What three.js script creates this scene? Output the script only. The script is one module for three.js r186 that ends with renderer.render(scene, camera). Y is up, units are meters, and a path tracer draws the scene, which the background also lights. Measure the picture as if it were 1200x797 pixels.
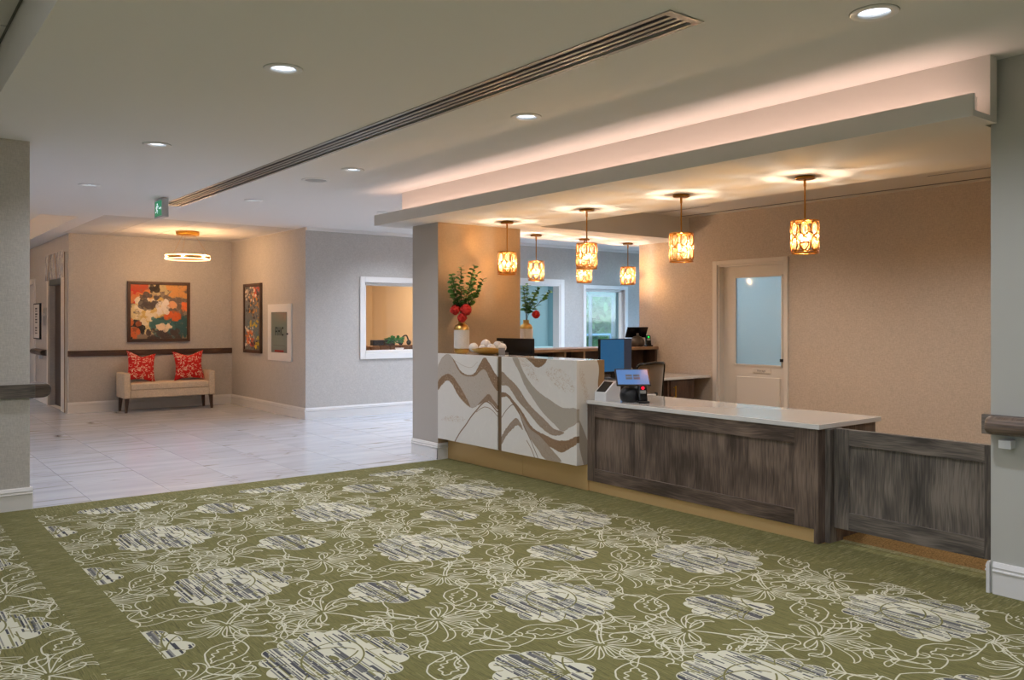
import * as THREE from 'three';
import { RoundedBoxGeometry } from 'three/addons/geometries/RoundedBoxGeometry.js';
import { mergeGeometries, mergeVertices, toCreasedNormals } from 'three/addons/utils/BufferGeometryUtils.js';
import { RectAreaLightUniformsLib } from 'three/addons/lights/RectAreaLightUniformsLib.js';
import { ImprovedNoise } from 'three/addons/math/ImprovedNoise.js';
import { Sky } from 'three/addons/objects/Sky.js';

// ------------------------------------------------------------------ camera, sky, exposure
const scene = new THREE.Scene();
const renderer = new THREE.WebGLRenderer({ antialias: true });
renderer.toneMapping = THREE.LinearToneMapping;
renderer.toneMappingExposure = 1.25;
renderer.shadowMap.enabled = true;
RectAreaLightUniformsLib.init();
const camera = new THREE.PerspectiveCamera(44.13, 1200 / 797, 0.05, 200);
camera.position.set(0, 1.42, 0);
camera.rotation.set(0, -Math.atan(767.4 / 983), 0);
camera.setViewOffset(1200, 797, 0, 22, 1200, 797);

const sky = new Sky();
sky.name = 'sky';
sky.scale.setScalar(1000);
sky.material.uniforms.turbidity.value = 10;
sky.material.uniforms.rayleigh.value = 1.0;
sky.material.uniforms.mieCoefficient.value = 0.005;
sky.material.uniforms.mieDirectionalG.value = 0.7;
sky.material.uniforms.sunPosition.value.setFromSphericalCoords(1, THREE.MathUtils.degToRad(38), THREE.MathUtils.degToRad(60));
scene.add(sky);
scene.backgroundIntensity = 0.6;

// light strengths, gathered so that they are tuned in one place
const LIGHT = { down: 5.8, cove: 11, pendant: 2.15, ring: 0.6, room: 46, blue: 17, tray: 48, trofferFill: 17, store: 32, recessFill: 7, corridor: 7.5 };
const COL = { down: 0xf1f3ff, cove: 0xffdcd0, pendant: 0xffe4c8, ring: 0xffc890 };

// ------------------------------------------------------------------ helpers
let seed = 7;
const rnd = () => { seed = (seed * 1664525 + 1013904223) >>> 0; return seed / 4294967296; };
const rr = (a, b) => a + (b - a) * rnd();
const noise = new ImprovedNoise();
const fbm = (x, y, z, o = 4) => { let s = 0, a = 0.5, f = 1; for (let i = 0; i < o; i++) { s += a * noise.noise(x * f, y * f, z); a *= 0.5; f *= 2; } return s; };
const used = {};
const numbered = (n) => { used[n] = (used[n] ?? -1) + 1; return used[n] ? `${n}_${String(used[n]).padStart(3, '0')}` : n; };
function shade(o) { o.castShadow = true; o.receiveShadow = true; return o; }
function part(name, geo, mat, parent) { const m = shade(new THREE.Mesh(geo, mat)); m.name = name; parent.add(m); return m; }
function tag(o, label, category, group) { o.userData.label = label; o.userData.category = category; if (group) o.userData.group = group; return o; }
function thing(name, label, category, pos = [0, 0, 0], turn = 0, group) {
  const o = new THREE.Group(); o.name = numbered(name); o.position.set(...pos); o.rotation.y = turn; scene.add(o); return tag(o, label, category, group);
}
function solo(name, geo, mat, label, category, group) { const m = part(numbered(name), geo, mat, scene); return tag(m, label, category, group); }
function copyOf(o, pos, label, turn) { const c = o.clone(); c.userData = { ...o.userData }; c.name = numbered(o.name.replace(/_\d{3}$/, '')); c.position.set(...pos); if (turn !== undefined) c.rotation.y = turn; if (label) c.userData.label = label; scene.add(c); return c; }
function struct(name, geo, mat, label, parent = scene) {
  const m = geo ? part(parent === scene ? numbered(name) : name, geo, mat, parent) : new THREE.Group();
  if (!geo) { m.name = numbered(name); parent.add(m); }
  if (parent === scene) { m.userData.kind = 'structure'; if (label) m.userData.label = label; m.userData.category = 'structure'; }
  return m;
}
// uv in metres from the dominant axis of each face
function metreUV(g, grain = 'v', ou = 0, ov = 0, s = 1) {
  const p = g.attributes.position, n = g.attributes.normal, uv = new Float32Array(p.count * 2);
  for (let i = 0; i < p.count; i++) {
    const ax = Math.abs(n.getX(i)), ay = Math.abs(n.getY(i)), az = Math.abs(n.getZ(i));
    let u, v;
    if (ax >= ay && ax >= az) { u = p.getZ(i); v = p.getY(i); } else if (ay >= az) { u = p.getX(i); v = p.getZ(i); } else { u = p.getX(i); v = p.getY(i); }
    if (grain === 'h') [u, v] = [v, u];
    uv[2 * i] = u * s + ou; uv[2 * i + 1] = v * s + ov;
  }
  g.setAttribute('uv', new THREE.BufferAttribute(uv, 2)); return g;
}
function bx(x0, x1, y0, y1, z0, z1, r = 0, grain = 'v', ou = 0, ov = 0) {
  const w = Math.abs(x1 - x0), h = Math.abs(y1 - y0), d = Math.abs(z1 - z0);
  let g = r > 0 ? new RoundedBoxGeometry(w, h, d, 2, Math.min(r, w / 2.01, h / 2.01, d / 2.01)) : new THREE.BoxGeometry(w, h, d);
  if (g.index) g = g.toNonIndexed();
  g.translate((x0 + x1) / 2, (y0 + y1) / 2, (z0 + z1) / 2);
  return metreUV(g, grain, ou, ov);
}
const clean = (g) => { const h = g.index ? g.toNonIndexed() : g; for (const k of Object.keys(h.attributes)) if (!['position', 'normal', 'uv'].includes(k)) h.deleteAttribute(k); return h; };
const merge = (gs) => mergeGeometries(gs.map(clean));
const cyl = (r0, r1, h, x, y, z, n = 24) => new THREE.CylinderGeometry(r0, r1, h, n).translate(x, y, z);
const lathe = (pts, n = 32) => new THREE.LatheGeometry(pts.map(([r, y]) => new THREE.Vector2(r, y)), n);
const tube = (pts, r, seg = 16, rs = 6, closed = false) => new THREE.TubeGeometry(new THREE.CatmullRomCurve3(pts.map((p) => new THREE.Vector3(...p)), closed), seg, r, rs, closed);
// prism: shape given as [a,b] points in the plane, extruded along an axis
function prismZ(pts, z0, z1) { const g = new THREE.ExtrudeGeometry(new THREE.Shape(pts.map((p) => new THREE.Vector2(...p))), { depth: z1 - z0, bevelEnabled: false }); return metreUV(g.translate(0, 0, z0)); }
// slab in x-z with holes, from y0 to y1
function slabY(outer, holes, y0, y1) {
  const s = new THREE.Shape(outer.map(([x, z]) => new THREE.Vector2(x, -z)));
  for (const h of holes) s.holes.push(new THREE.Path(h.map(([x, z]) => new THREE.Vector2(x, -z))));
  const g = new THREE.ExtrudeGeometry(s, { depth: y1 - y0, bevelEnabled: false }); g.rotateX(-Math.PI / 2); g.translate(0, y0, 0);
  return metreUV(g);
}
// a wall in the plane z = z0..z1 (x and y), or turned for x = const, with holes
function wallZ(outer, holes, z0, z1) {
  const s = new THREE.Shape(outer.map((p) => new THREE.Vector2(...p)));
  for (const h of holes) s.holes.push(new THREE.Path(h.map((p) => new THREE.Vector2(...p))));
  return metreUV(new THREE.ExtrudeGeometry(s, { depth: z1 - z0, bevelEnabled: false }).translate(0, 0, z0));
}
function wallX(outer, holes, x0, x1) { // points are [z, y]
  const s = new THREE.Shape(outer.map(([z, y]) => new THREE.Vector2(-z, y)));
  for (const h of holes) s.holes.push(new THREE.Path(h.map(([z, y]) => new THREE.Vector2(-z, y))));
  const g = new THREE.ExtrudeGeometry(s, { depth: x1 - x0, bevelEnabled: false }); g.rotateY(Math.PI / 2); g.translate(x0, 0, 0); return metreUV(g);
}
const rect = (a0, a1, b0, b1) => [[a0, b0], [a1, b0], [a1, b1], [a0, b1]];
const circ = (x, z, r, n = 24) => Array.from({ length: n }, (_, i) => [x + r * Math.cos(i / n * 2 * Math.PI), z + r * Math.sin(i / n * 2 * Math.PI)]);

// textures
function dataTex(w, h, fn, srgb, rep) {
  const d = new Uint8Array(w * h * 4);
  for (let y = 0; y < h; y++) for (let x = 0; x < w; x++) { const c = fn(x / w, y / h, x, y), i = (y * w + x) * 4; d[i] = c[0]; d[i + 1] = c[1]; d[i + 2] = c[2]; d[i + 3] = 255; }
  const t = new THREE.DataTexture(d, w, h); t.magFilter = THREE.LinearFilter; t.minFilter = THREE.LinearMipmapLinearFilter; t.generateMipmaps = true; t.wrapS = t.wrapT = THREE.RepeatWrapping;
  if (srgb) t.colorSpace = THREE.SRGBColorSpace; if (rep) t.repeat.set(1 / rep[0], 1 / rep[1]); t.needsUpdate = true; return t;
}
function canvasTex(w, h, draw, { srgb = true, rep, wrap = false } = {}) {
  const c = document.createElement('canvas'); c.width = w; c.height = h; draw(c.getContext('2d'), w, h);
  const t = new THREE.CanvasTexture(c); if (srgb) t.colorSpace = THREE.SRGBColorSpace; if (wrap || rep) t.wrapS = t.wrapT = THREE.RepeatWrapping; if (rep) t.repeat.set(1 / rep[0], 1 / rep[1]); return t;
}
// periodic noise on a torus-ish grid
function hashGrid(n, sd) { const a = new Float32Array(n * n); let s = sd; for (let i = 0; i < n * n; i++) { s = (s * 1664525 + 1013904223) >>> 0; a[i] = s / 4294967296; } return a; }
function pnoise(nx, ny, sd) { // smooth noise, period 1, nx by ny cells
  const g = hashGrid(Math.max(nx, ny), sd), N = Math.max(nx, ny), q = (t) => t * t * (3 - 2 * t);
  return (u, v) => {
    const x = ((u % 1) + 1) % 1 * nx, y = ((v % 1) + 1) % 1 * ny, i = Math.floor(x), j = Math.floor(y), a = q(x - i), b = q(y - j), at = (p, r) => g[(r % ny) * N + (p % nx)];
    return (at(i, j) * (1 - a) + at(i + 1, j) * a) * (1 - b) + (at(i, j + 1) * (1 - a) + at(i + 1, j + 1) * a) * b;
  };
}
const std = (o) => new THREE.MeshStandardMaterial(o), phy = (o) => new THREE.MeshPhysicalMaterial(o);

// ------------------------------------------------------------------ materials
const weaveA = pnoise(256, 32, 3), weaveB = pnoise(32, 256, 5), weaveC = pnoise(9, 9, 11);
function linen(base, amp) {
  return dataTex(512, 512, (u, v) => { const n = (weaveA(u, v) - 0.5) * 0.6 + (weaveB(u, v) - 0.5) * 0.6 + (weaveC(u, v) - 0.5) * 0.1; return base.map((c) => Math.max(0, Math.min(255, c * (1 + amp * n)))); }, true, [0.6, 0.6]);
}
const linenBump = dataTex(512, 512, (u, v) => { const n = 128 + 90 * ((weaveA(u, v) - 0.5) + (weaveB(u, v) - 0.5)); return [n, n, n]; }, false, [0.6, 0.6]);
const M = {};
M.wallGrey = std({ map: linen([190, 186, 180], 0.14), bumpMap: linenBump, bumpScale: 0.0008, roughness: 0.85 });
M.wallWarmTint = std({ map: linen([176, 148, 116], 0.08), bumpMap: linenBump, bumpScale: 0.0005, roughness: 0.7 });  // gold tone holds some of the warm pendant light on the column front
M.wallTan = std({ map: linen([186, 171, 155], 0.15), bumpMap: linenBump, bumpScale: 0.0008, roughness: 0.8 });
M.paint = std({ color: 0xd6d2cb, roughness: 0.75 });
M.pillar = std({ color: 0xb6b5ad, roughness: 0.6 });
M.ceil = std({ color: 0xe6e3de, roughness: 0.9 });
M.soffit = std({ color: 0xd6d0c8, roughness: 0.85 });
M.white = std({ color: 0xe6e4e0, roughness: 0.4 });
M.trim = std({ color: 0xdfddda, roughness: 0.4 });
M.door = std({ color: 0xd2cac0, roughness: 0.45 });
M.column = std({ color: 0xb2aba2, roughness: 0.6 });  // grey holds some of the cool light on the column side
M.teal = std({ color: 0x8fb0b8, roughness: 0.8 });
M.cream = std({ color: 0xd8c3a4, roughness: 0.85 });
M.black = std({ color: 0x0c0c0d, roughness: 0.5 });
M.blackGloss = std({ color: 0x101012, roughness: 0.22 });
M.darkMetal = std({ color: 0x2a2a2c, roughness: 0.4, metalness: 0.6 });
M.steel = std({ color: 0xb4b4b2, roughness: 0.35, metalness: 0.9 });
M.gold = std({ color: 0xb07a34, roughness: 0.32, metalness: 1 });
M.goldPale = std({ color: 0xc9a25a, roughness: 0.28, metalness: 1 });
M.brass = std({ color: 0xe0bf88, roughness: 0.5, metalness: 0.6 });
M.bronze = std({ color: 0x80684c, roughness: 0.45, metalness: 0.6 });
M.plasticWhite = std({ color: 0xdfe0e2, roughness: 0.35 });

// dark stained wood: 1.2 m by 1.2 m, grain runs along v
const wN1 = pnoise(220, 6, 21), wN2 = pnoise(60, 4, 22), wN3 = pnoise(7, 3, 23), wN4 = pnoise(400, 24, 24), wN5 = pnoise(14, 9, 25), wN6 = pnoise(150, 12, 26);
function woodTex(lo, hi) {
  return dataTex(1024, 1024, (u, v) => {
    const w = u + 0.02 * (wN3(u, v) - 0.5);
    const q = w + 0.012 * (wN5(u, v) - 0.5);
    let t = 0.16 * wN1(q, v) + 0.10 * wN2(q, v) + 0.34 * wN3(u, v) + 0.2 * wN4(q, v) + 0.14 * wN6(q, v) + 0.28 * wN5(u, v);
    t = Math.max(0, Math.min(1, (t - 0.36) * 2.3));
    return lo.map((c, i) => c + (hi[i] - c) * t);
  }, true, [1.2, 1.2]);
}
const woodBump = dataTex(512, 512, (u, v) => { const n = 255 * (0.5 * wN1(u, v) + 0.5 * wN4(u, v)); return [n, n, n]; }, false, [1.2, 1.2]);
M.wood = std({ map: woodTex([62, 50, 43], [128, 110, 96]), bumpMap: woodBump, bumpScale: 0.0006, roughness: 0.42 });
M.woodGrey = std({ map: woodTex([64, 59, 55], [130, 120, 109]), bumpMap: woodBump, bumpScale: 0.0006, roughness: 0.45 });
M.woodBrown = std({ map: woodTex([58, 40, 30], [96, 70, 54]), bumpMap: woodBump, bumpScale: 0.0004, roughness: 0.4 });
M.woodTan = std({ map: woodTex([128, 100, 74], [172, 140, 108]), roughness: 0.5 });

// floor stone: white with long warm veins running along x, 4.88 m by 4.88 m
const vA = pnoise(5, 40, 31), vB = pnoise(14, 90, 32), vC = pnoise(6, 10, 33), vD = pnoise(60, 200, 34);
M.stone = phy({
  map: dataTex(2048, 2048, (u, v) => {
    const y = v + 0.035 * (vC(u, v) - 0.5) + 0.01 * vA(u, v);
    const a = vA(u, y), b = vB(u, y);
    const vein = Math.pow(Math.max(0, 1 - Math.abs(a - 0.5) * 13), 1.6) * Math.max(0, vC(u + 0.37, v) * 2 - 0.7);
    const vein2 = Math.pow(Math.max(0, 1 - Math.abs(b - 0.52) * 12), 2) * Math.max(0, vC(u + 0.11, v + 0.4) * 2 - 0.9);
    const cloud = (vA(u + 0.3, y) - 0.5) * 14 + (vD(u, v) - 0.5) * 5;
    const k = Math.min(1, 0.95 * vein + 0.7 * vein2);
    return [189 + cloud - 60 * k, 193 + cloud - 71 * k, 200 + cloud - 86 * k];
  }, true, [4.88, 4.88]), roughness: 0.24, clearcoat: 0.25, clearcoatRoughness: 0.12,
});
M.grout = std({ color: 0x98948e, roughness: 0.9 });

// ---- carpet
const CR = { olive: '#6b683a', oliveD: '#4f4d27', cream: '#c2c1ab', navy: '#30323a', grey: '#6d6e69' };
const TX = 1.215, TZ = 1.25;
function strie(c, w, h, n, along, cols, len, wid, sd) {
  let s = sd; const r = () => { s = (s * 1664525 + 1013904223) >>> 0; return s / 4294967296; };
  for (let i = 0; i < n; i++) {
    c.fillStyle = cols[Math.floor(r() * cols.length)]; c.globalAlpha = 0.25 + 0.45 * r();
    const x = r() * w, y = r() * h, l = len * (0.4 + r()), t = wid * (0.5 + r());
    for (const dx of [0, -w]) for (const dy of [0, -h]) if (along === 'y') c.fillRect(x + dx, y + dy, t, l); else c.fillRect(x + dx, y + dy, l, t);
  }
  c.globalAlpha = 1;
}
function spiral(c, x, y, heading, len, k0, k1, n = 22) { // a tendril whose bend tightens toward its end
  c.beginPath(); c.moveTo(x, y); const st = len / n;
  for (let i = 0; i < n; i++) { const t = i / n; heading += st * (k0 + k1 * t * t * t); x += Math.cos(heading) * st; y += Math.sin(heading) * st; c.lineTo(x, y); }
  c.stroke(); return [x, y];
}
function leafOutline(c, x, y, a, len, wid, wob) {
  c.save(); c.translate(x, y); c.rotate(a); c.beginPath(); const n = 26;
  for (let s = 0; s < 2; s++) for (let i = 0; i <= n; i++) {
    const t = s ? 1 - i / n : i / n, w = wid * Math.sin(Math.PI * Math.pow(t, 0.8)) * (1 + wob * Math.sin(t * 26 + s)) * (s ? -1 : 1);
    if (!s && !i) c.moveTo(0, 0); else c.lineTo(t * len, w);
  }
  c.closePath(); c.stroke(); c.restore();
}
function loopLeaf(c, x, y, heading, len, k0, k1, wid) { // a curved, closed leaf outline with a rounded tip
  const n = 20, st = len / n, L = [], R = [];
  for (let i = 0; i <= n; i++) { const t = i / n, w = wid * Math.pow(Math.sin(Math.PI * Math.min(0.985, Math.pow(t, 1.5))), 0.7); L.push([x - Math.sin(heading) * w, y + Math.cos(heading) * w]); R.push([x + Math.sin(heading) * w, y - Math.cos(heading) * w]); heading += st * (k0 + k1 * t * t); x += Math.cos(heading) * st; y += Math.sin(heading) * st; }
  c.beginPath(); c.moveTo(...L[0]); for (const p of L.slice(1)) c.lineTo(...p); for (const p of R.reverse()) c.lineTo(...p); c.stroke();
}
function palmette(c, x, y, a, s) {
  const arms = [[-1.75, 0.22, -2, -20, 0.016], [-1.3, 0.3, -1.5, -17, 0.021], [-0.95, 0.34, 0.5, -15, 0.021], [-0.6, 0.28, 1.5, -15, 0.019], [-0.28, 0.22, 2, -14, 0.016], [0.15, 0.24, -2, 15, 0.017], [0.5, 0.3, -1.5, 15, 0.02], [0.88, 0.35, -0.5, 14, 0.022], [1.25, 0.3, 1.5, 17, 0.02], [1.7, 0.24, 2, 20, 0.016]];
  c.lineWidth = 0.0062; for (const [d, l, k0, k1, w] of arms) loopLeaf(c, x + 0.035 * Math.cos(a + d), y + 0.035 * Math.sin(a + d), a + d, l * s, k0 / s, k1 / s, w * s);
  c.lineWidth = 0.0075; for (const g of [-1, 1]) spiral(c, x, y, a + g * 2.45, 0.26 * s, -g * 3 / s, -g * 34 / s);
  for (const o of [0, 0.012]) spiral(c, x + o, y + o, a + 3.0, 0.48 * s, 1.6 / s, -9 / s, 30);
}
function trefoil(c, x, y, a, s) { c.lineWidth = 0.006; for (const d of [-0.7, 0, 0.7]) loopLeaf(c, x, y, a + d, 0.12 * s, d * 8, d * 18, 0.017 * s); c.lineWidth = 0.0068; spiral(c, x, y, a + 3.0, 0.2 * s, 5, 44); spiral(c, x, y, a + 3.5, 0.16 * s, -6, -50); }
function paisley(c, x, y, a, s) {
  c.lineWidth = 0.0075; leafOutline(c, x - 0.17 * s * Math.cos(a), y - 0.17 * s * Math.sin(a), a, 0.36 * s, 0.105 * s, 0.02);
  c.lineWidth = 0.007; leafOutline(c, x - 0.10 * s * Math.cos(a), y - 0.10 * s * Math.sin(a), a + 0.08, 0.24 * s, 0.045 * s, 0.3);
  c.lineWidth = 0.007; spiral(c, x - 0.17 * s * Math.cos(a), y - 0.17 * s * Math.sin(a), a + 2.2, 0.22 * s, 6, 40);
  spiral(c, x + 0.18 * s * Math.cos(a), y + 0.18 * s * Math.sin(a), a - 1.2, 0.25 * s, -5, -38);
}
function bloom(c, x, y, R, lobes, squash, sd, veins) {
  let s = sd; const r = () => { s = (s * 1664525 + 1013904223) >>> 0; return s / 4294967296; };
  c.save(); c.translate(x, y); c.rotate(0.9);
  const outline = (k) => { c.beginPath(); const n = 180; for (let i = 0; i <= n; i++) { const t = i / n * Math.PI * 2, q = R * k * (0.84 + 0.15 * Math.pow(Math.abs(Math.sin(lobes * t / 2 + 0.4)), 0.6) + 0.045 * Math.sin(3 * t + sd) + 0.04 * Math.sin(5 * t + 2 * sd) + 0.03 * Math.sin(2 * t)); c.lineTo(q * Math.cos(t), q * Math.sin(t) * squash); } c.closePath(); };
  outline(1.03); c.fillStyle = CR.olive; c.fill();
  outline(1); c.fillStyle = CR.cream; c.fill(); c.save(); c.clip(); c.rotate(-0.9);
  for (let u = -R; u < R; u += 0.005 + 0.011 * r()) { // woven streaks along the roll, thick in some zones and thin in others
    let v = -R - r() * 0.15; const wide = 0.005 + 0.007 * r();
    while (v < R) {
      const zone = Math.sin(u / R * 4.6 + sd * 0.9 + 1.1 * Math.sin(v / R * 1.7 + sd)), on = r() < (zone > 0.0 ? 0.82 : zone > -0.55 ? 0.5 : 0.22), l = on ? 0.03 + 0.15 * r() : 0.02 + 0.09 * r();
      if (on) { c.fillStyle = [CR.navy, CR.navy, CR.navy, CR.grey, CR.olive, '#4a4b4c'][Math.floor(r() * 6)]; c.globalAlpha = 0.7 + 0.3 * r(); c.fillRect(u, v, wide, l); }
      v += l + 0.006;
    }
  }
  c.globalAlpha = 1; c.restore();
  c.strokeStyle = CR.olive; c.lineWidth = 0.008;
  c.save(); outline(1); c.clip();
  if (veins) for (let k = 0; k < 7; k++) spiral(c, R * 0.55, 0, Math.PI + (k - 3) * 0.3, R * 1.4, (k - 3) * 1.2, (k - 3) * 3);
  else { spiral(c, -R * 0.1, -R * 0.62, 0.3, R * 1.5, 4.2, 4); spiral(c, R * 0.1, R * 0.6, 3.4, R * 1.6, 4.0, 5); spiral(c, -R * 0.55, R * 0.1, -1.2, R * 0.9, 3.5, 8); spiral(c, R * 0.2, -R * 0.3, 1.4, R * 0.6, 5, 9);
    c.fillStyle = CR.olive; c.beginPath(); c.ellipse(0, 0, R * 0.1, R * 0.045, 0.5, 0, 7); c.fill(); }
  for (let k = 0; k < lobes; k++) { const t = (k * Math.PI - 0.4) * 2 / lobes, q = R * 0.9; c.lineWidth = 0.006; spiral(c, q * Math.cos(t), q * Math.sin(t) * squash, t + Math.PI + (r() - 0.5) * 0.8, R * (0.2 + 0.22 * r()), (r() - 0.5) * 10, 0, 8); }
  c.restore();
  c.strokeStyle = CR.cream; c.lineWidth = 0.005; outline(1.0); c.stroke(); c.restore();
}
const carpetDraw = (c, w, h) => {
  c.fillStyle = CR.olive; c.fillRect(0, 0, w, h);
  strie(c, w, h, 4200, 'y', [CR.oliveD, '#827f50', CR.oliveD, '#5a572b'], w * 0.05, 4, 5);
  c.lineCap = 'round'; c.lineJoin = 'round';
  const all = (fn) => { for (const ox of [-1, 0, 1]) for (const oz of [-1, 0, 1]) { c.save(); c.scale(w / TX, h / TZ); c.translate(ox * TX, oz * TZ); c.strokeStyle = CR.cream; fn(); c.restore(); } };
  all(() => {
    palmette(c, 0.49 * TX, 0.90 * TZ, 0.9, 0.78); palmette(c, 0.17 * TX, 0.57 * TZ, -2.2, 0.76); palmette(c, 0.82 * TX, 0.46 * TZ, 2.2, 0.6);
    paisley(c, 0.74 * TX, 0.25 * TZ, 0.5, 0.85); paisley(c, 0.72 * TX, 0.73 * TZ, 2.3, 0.82); paisley(c, 0.27 * TX, 0.30 * TZ, -0.8, 0.8); paisley(c, 0.21 * TX, 0.80 * TZ, 0.2, 0.62);
    c.lineWidth = 0.0085;
    const curls = [[0.42, 0.24, 0.4, 0.3, 4], [0.40, 0.68, 2.2, 0.26, -5], [0.02, 0.40, 1.2, 0.3, 5], [0.98, 0.62, -1.4, 0.3, 5], [0.60, 0.10, 1.9, 0.25, -6], [0.33, 0.08, 2.7, 0.24, 6], [0.92, 0.30, 0.2, 0.2, -7], [0.57, 0.30, -2.6, 0.26, 5], [0.05, 0.72, 0.9, 0.22, -6], [0.88, 0.84, 2.6, 0.24, 6], [0.30, 0.46, 0.1, 0.2, 7], [0.63, 0.93, 0.4, 0.22, -6]];
    let s2 = 77; const r2 = () => { s2 = (s2 * 1664525 + 1013904223) >>> 0; return s2 / 4294967296; }, tre = [];
    for (let i = 0; i < 500 && tre.length < 14; i++) { // small sprigs fill the ground between the blooms
      const u = r2(), v = r2(), d0 = Math.hypot(((u + 0.5) % 1 - 0.5) * TX, ((v + 0.5) % 1 - 0.5) * TZ), d1 = Math.hypot((u - 0.5) * TX, (v - 0.5) * TZ);
      if (d0 < 0.36 || d1 < 0.26 || [[0.49, 0.9], [0.17, 0.57], [0.82, 0.46], [0.74, 0.25], [0.72, 0.73], [0.27, 0.3]].some(([p, q]) => Math.hypot(((p - u + 1.5) % 1 - 0.5) * TX, ((q - v + 1.5) % 1 - 0.5) * TZ) < 0.2) || tre.some(([p, q]) => Math.hypot((p - u) * TX, (q - v) * TZ) < 0.14)) continue;
      tre.push([u, v, r2() * 6.28]);
    }
    for (const [u, v, t] of tre) trefoil(c, u * TX, v * TZ, t, 0.95);
    c.lineWidth = 0.0068;
    for (const [u, v, a, l, k] of curls) { spiral(c, u * TX, v * TZ, a, l, k * 0.6, k * 9); spiral(c, u * TX, v * TZ, a + 2.6, l * 0.8, -k * 0.5, -k * 10); }
  });
  all(() => { bloom(c, 0, 0, 0.325, 15, 0.96, 3, false); bloom(c, 0.5 * TX, 0.5 * TZ, 0.225, 9, 0.8, 8, true); });
};
const pileN = pnoise(512, 512, 41), pileM = pnoise(128, 400, 42);
const pileBump = dataTex(512, 512, (u, v) => { const n = 255 * (0.6 * pileN(u, v) + 0.4 * pileM(u, v)); return [n, n, n]; }, false, [0.9, 0.9]);
M.carpet = std({ map: canvasTex(1536, 1536, carpetDraw, { rep: [TX, TZ] }), bumpMap: pileBump, bumpScale: 0.003, roughness: 1 });
const plainCarpet = (along, sd) => canvasTex(1024, 1024, (c, w, h) => { c.fillStyle = CR.olive; c.fillRect(0, 0, w, h); strie(c, w, h, 3400, along, [CR.oliveD, '#807d4e', CR.oliveD, '#5d5a2a', '#97946c'], w * 0.06, 4.5, sd); }, { rep: [1, 1] });
M.carpetX = std({ map: plainCarpet('x', 9), bumpMap: pileBump, bumpScale: 0.003, roughness: 1 });
M.carpetZ = std({ map: plainCarpet('y', 12), bumpMap: pileBump, bumpScale: 0.003, roughness: 1 });
M.carpetGold = std({ map: canvasTex(512, 512, (c, w, h) => { c.fillStyle = '#8b6c3a'; c.fillRect(0, 0, w, h); strie(c, w, h, 5200, 'x', ['#584018', '#b8935a', '#725426', '#a8844a'], 12, 4, 14); }, { rep: [0.5, 0.5] }), bumpMap: pileBump, bumpScale: 0.004, roughness: 1 });
M.carpetEdge = std({ map: canvasTex(256, 256, (c, w, h) => { c.fillStyle = '#8f8e66'; c.fillRect(0, 0, w, h); strie(c, w, h, 1500, 'x', ['#6d6a3f', '#a9a888', '#7d7b50'], 14, 4, 15); }, { rep: [0.4, 0.4] }), bumpMap: pileBump, bumpScale: 0.003, roughness: 1 });

// ------------------------------------------------------------------ the setting
const CE = 2.78, LC = 2.44, TOP = 3.32;
function flatUV(g, x0, z0) { const p = g.attributes.position, a = new Float32Array(p.count * 2); for (let i = 0; i < p.count; i++) { a[2 * i] = p.getX(i) - x0; a[2 * i + 1] = -(p.getZ(i) - z0); } g.setAttribute('uv', new THREE.BufferAttribute(a, 2)); return g; }
const floor = struct('floor', null, null, 'green patterned carpet meeting white veined stone tiles');
const flr = (n, x0, x1, z0, z1, m, ox = 0, oz = 0, y = 0) => part(n, flatUV(bx(x0, x1, -0.05, y, z0, z1), ox, oz), m, floor);
flr('carpet_field', 1.02, 4.41, -6.95, 5, M.carpet, 2.80, -3.25).userData.label = 'olive carpet with striped blooms and cream scrolls';
flr('carpet_field', -4, 0.79, -6.8, 5, M.carpet, 0.40, -4.50);
flr('carpet_band', 0.79, 1.02, -7.25, 5, M.carpetX);
flr('carpet_border', 1.02, 4.41, -7.25, -6.95, M.carpetZ);
flr('carpet_border', -4, 0.79, -7.25, -6.8, M.carpetZ);
flr('carpet_border', 4.41, 4.86, -7.25, -3.0, M.carpetX);
flr('carpet_border', 4.41, 5.0, -3.0, -1.9, M.carpetX);
flr('carpet_border', 4.41, 4.7, -1.9, 5, M.carpetX);
flr('carpet_edging', 5.0, 5.06, -3.0, -0.3, M.carpetEdge);
flr('carpet_behind_desk', 5.06, 8.3, -3.0, -0.3, M.carpetGold).userData.label = 'golden brown loop carpet';
flr('carpet_behind_desk', 4.86, 8.3, -7.8, -3.0, M.carpetGold);
part('grout_bed', bx(-4, 15.2, -0.06, -0.004, -18.7, -7.25), M.grout, floor);
part('room_floor', bx(5.25, 15.05, -0.05, 0.002, -15, -11.5), std({ color: 0x8c8a84, roughness: 0.8 }), floor);
const tileG = Array.from({ length: 8 }, (_, i) => flatUV(new THREE.BoxGeometry(0.6065, 0.02, 1.2165).toNonIndexed(), 1.7 * i + 0.31 * i * i, 2.3 * i).translate(0, -0.01, 0));
for (let i = -8; i < 18; i++) for (let j = 0; j < 10; j++) {
  const x = 1.46 - 0.305 + 0.61 * i, z = -7.25 - 0.61 - 1.22 * j;
  if (x > 5 && z < -11.6) continue; if (x < -1.5 && z < -12.2) continue; if (x > 2.7 && z < -14.6) continue;
  const zz = z - 0.61 < -18.7 ? z : z, t = part('stone_tile', tileG[(i * 3 + j * 5 + 800) % 8], M.stone, floor); t.position.set(x, 0, zz);
}

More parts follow.
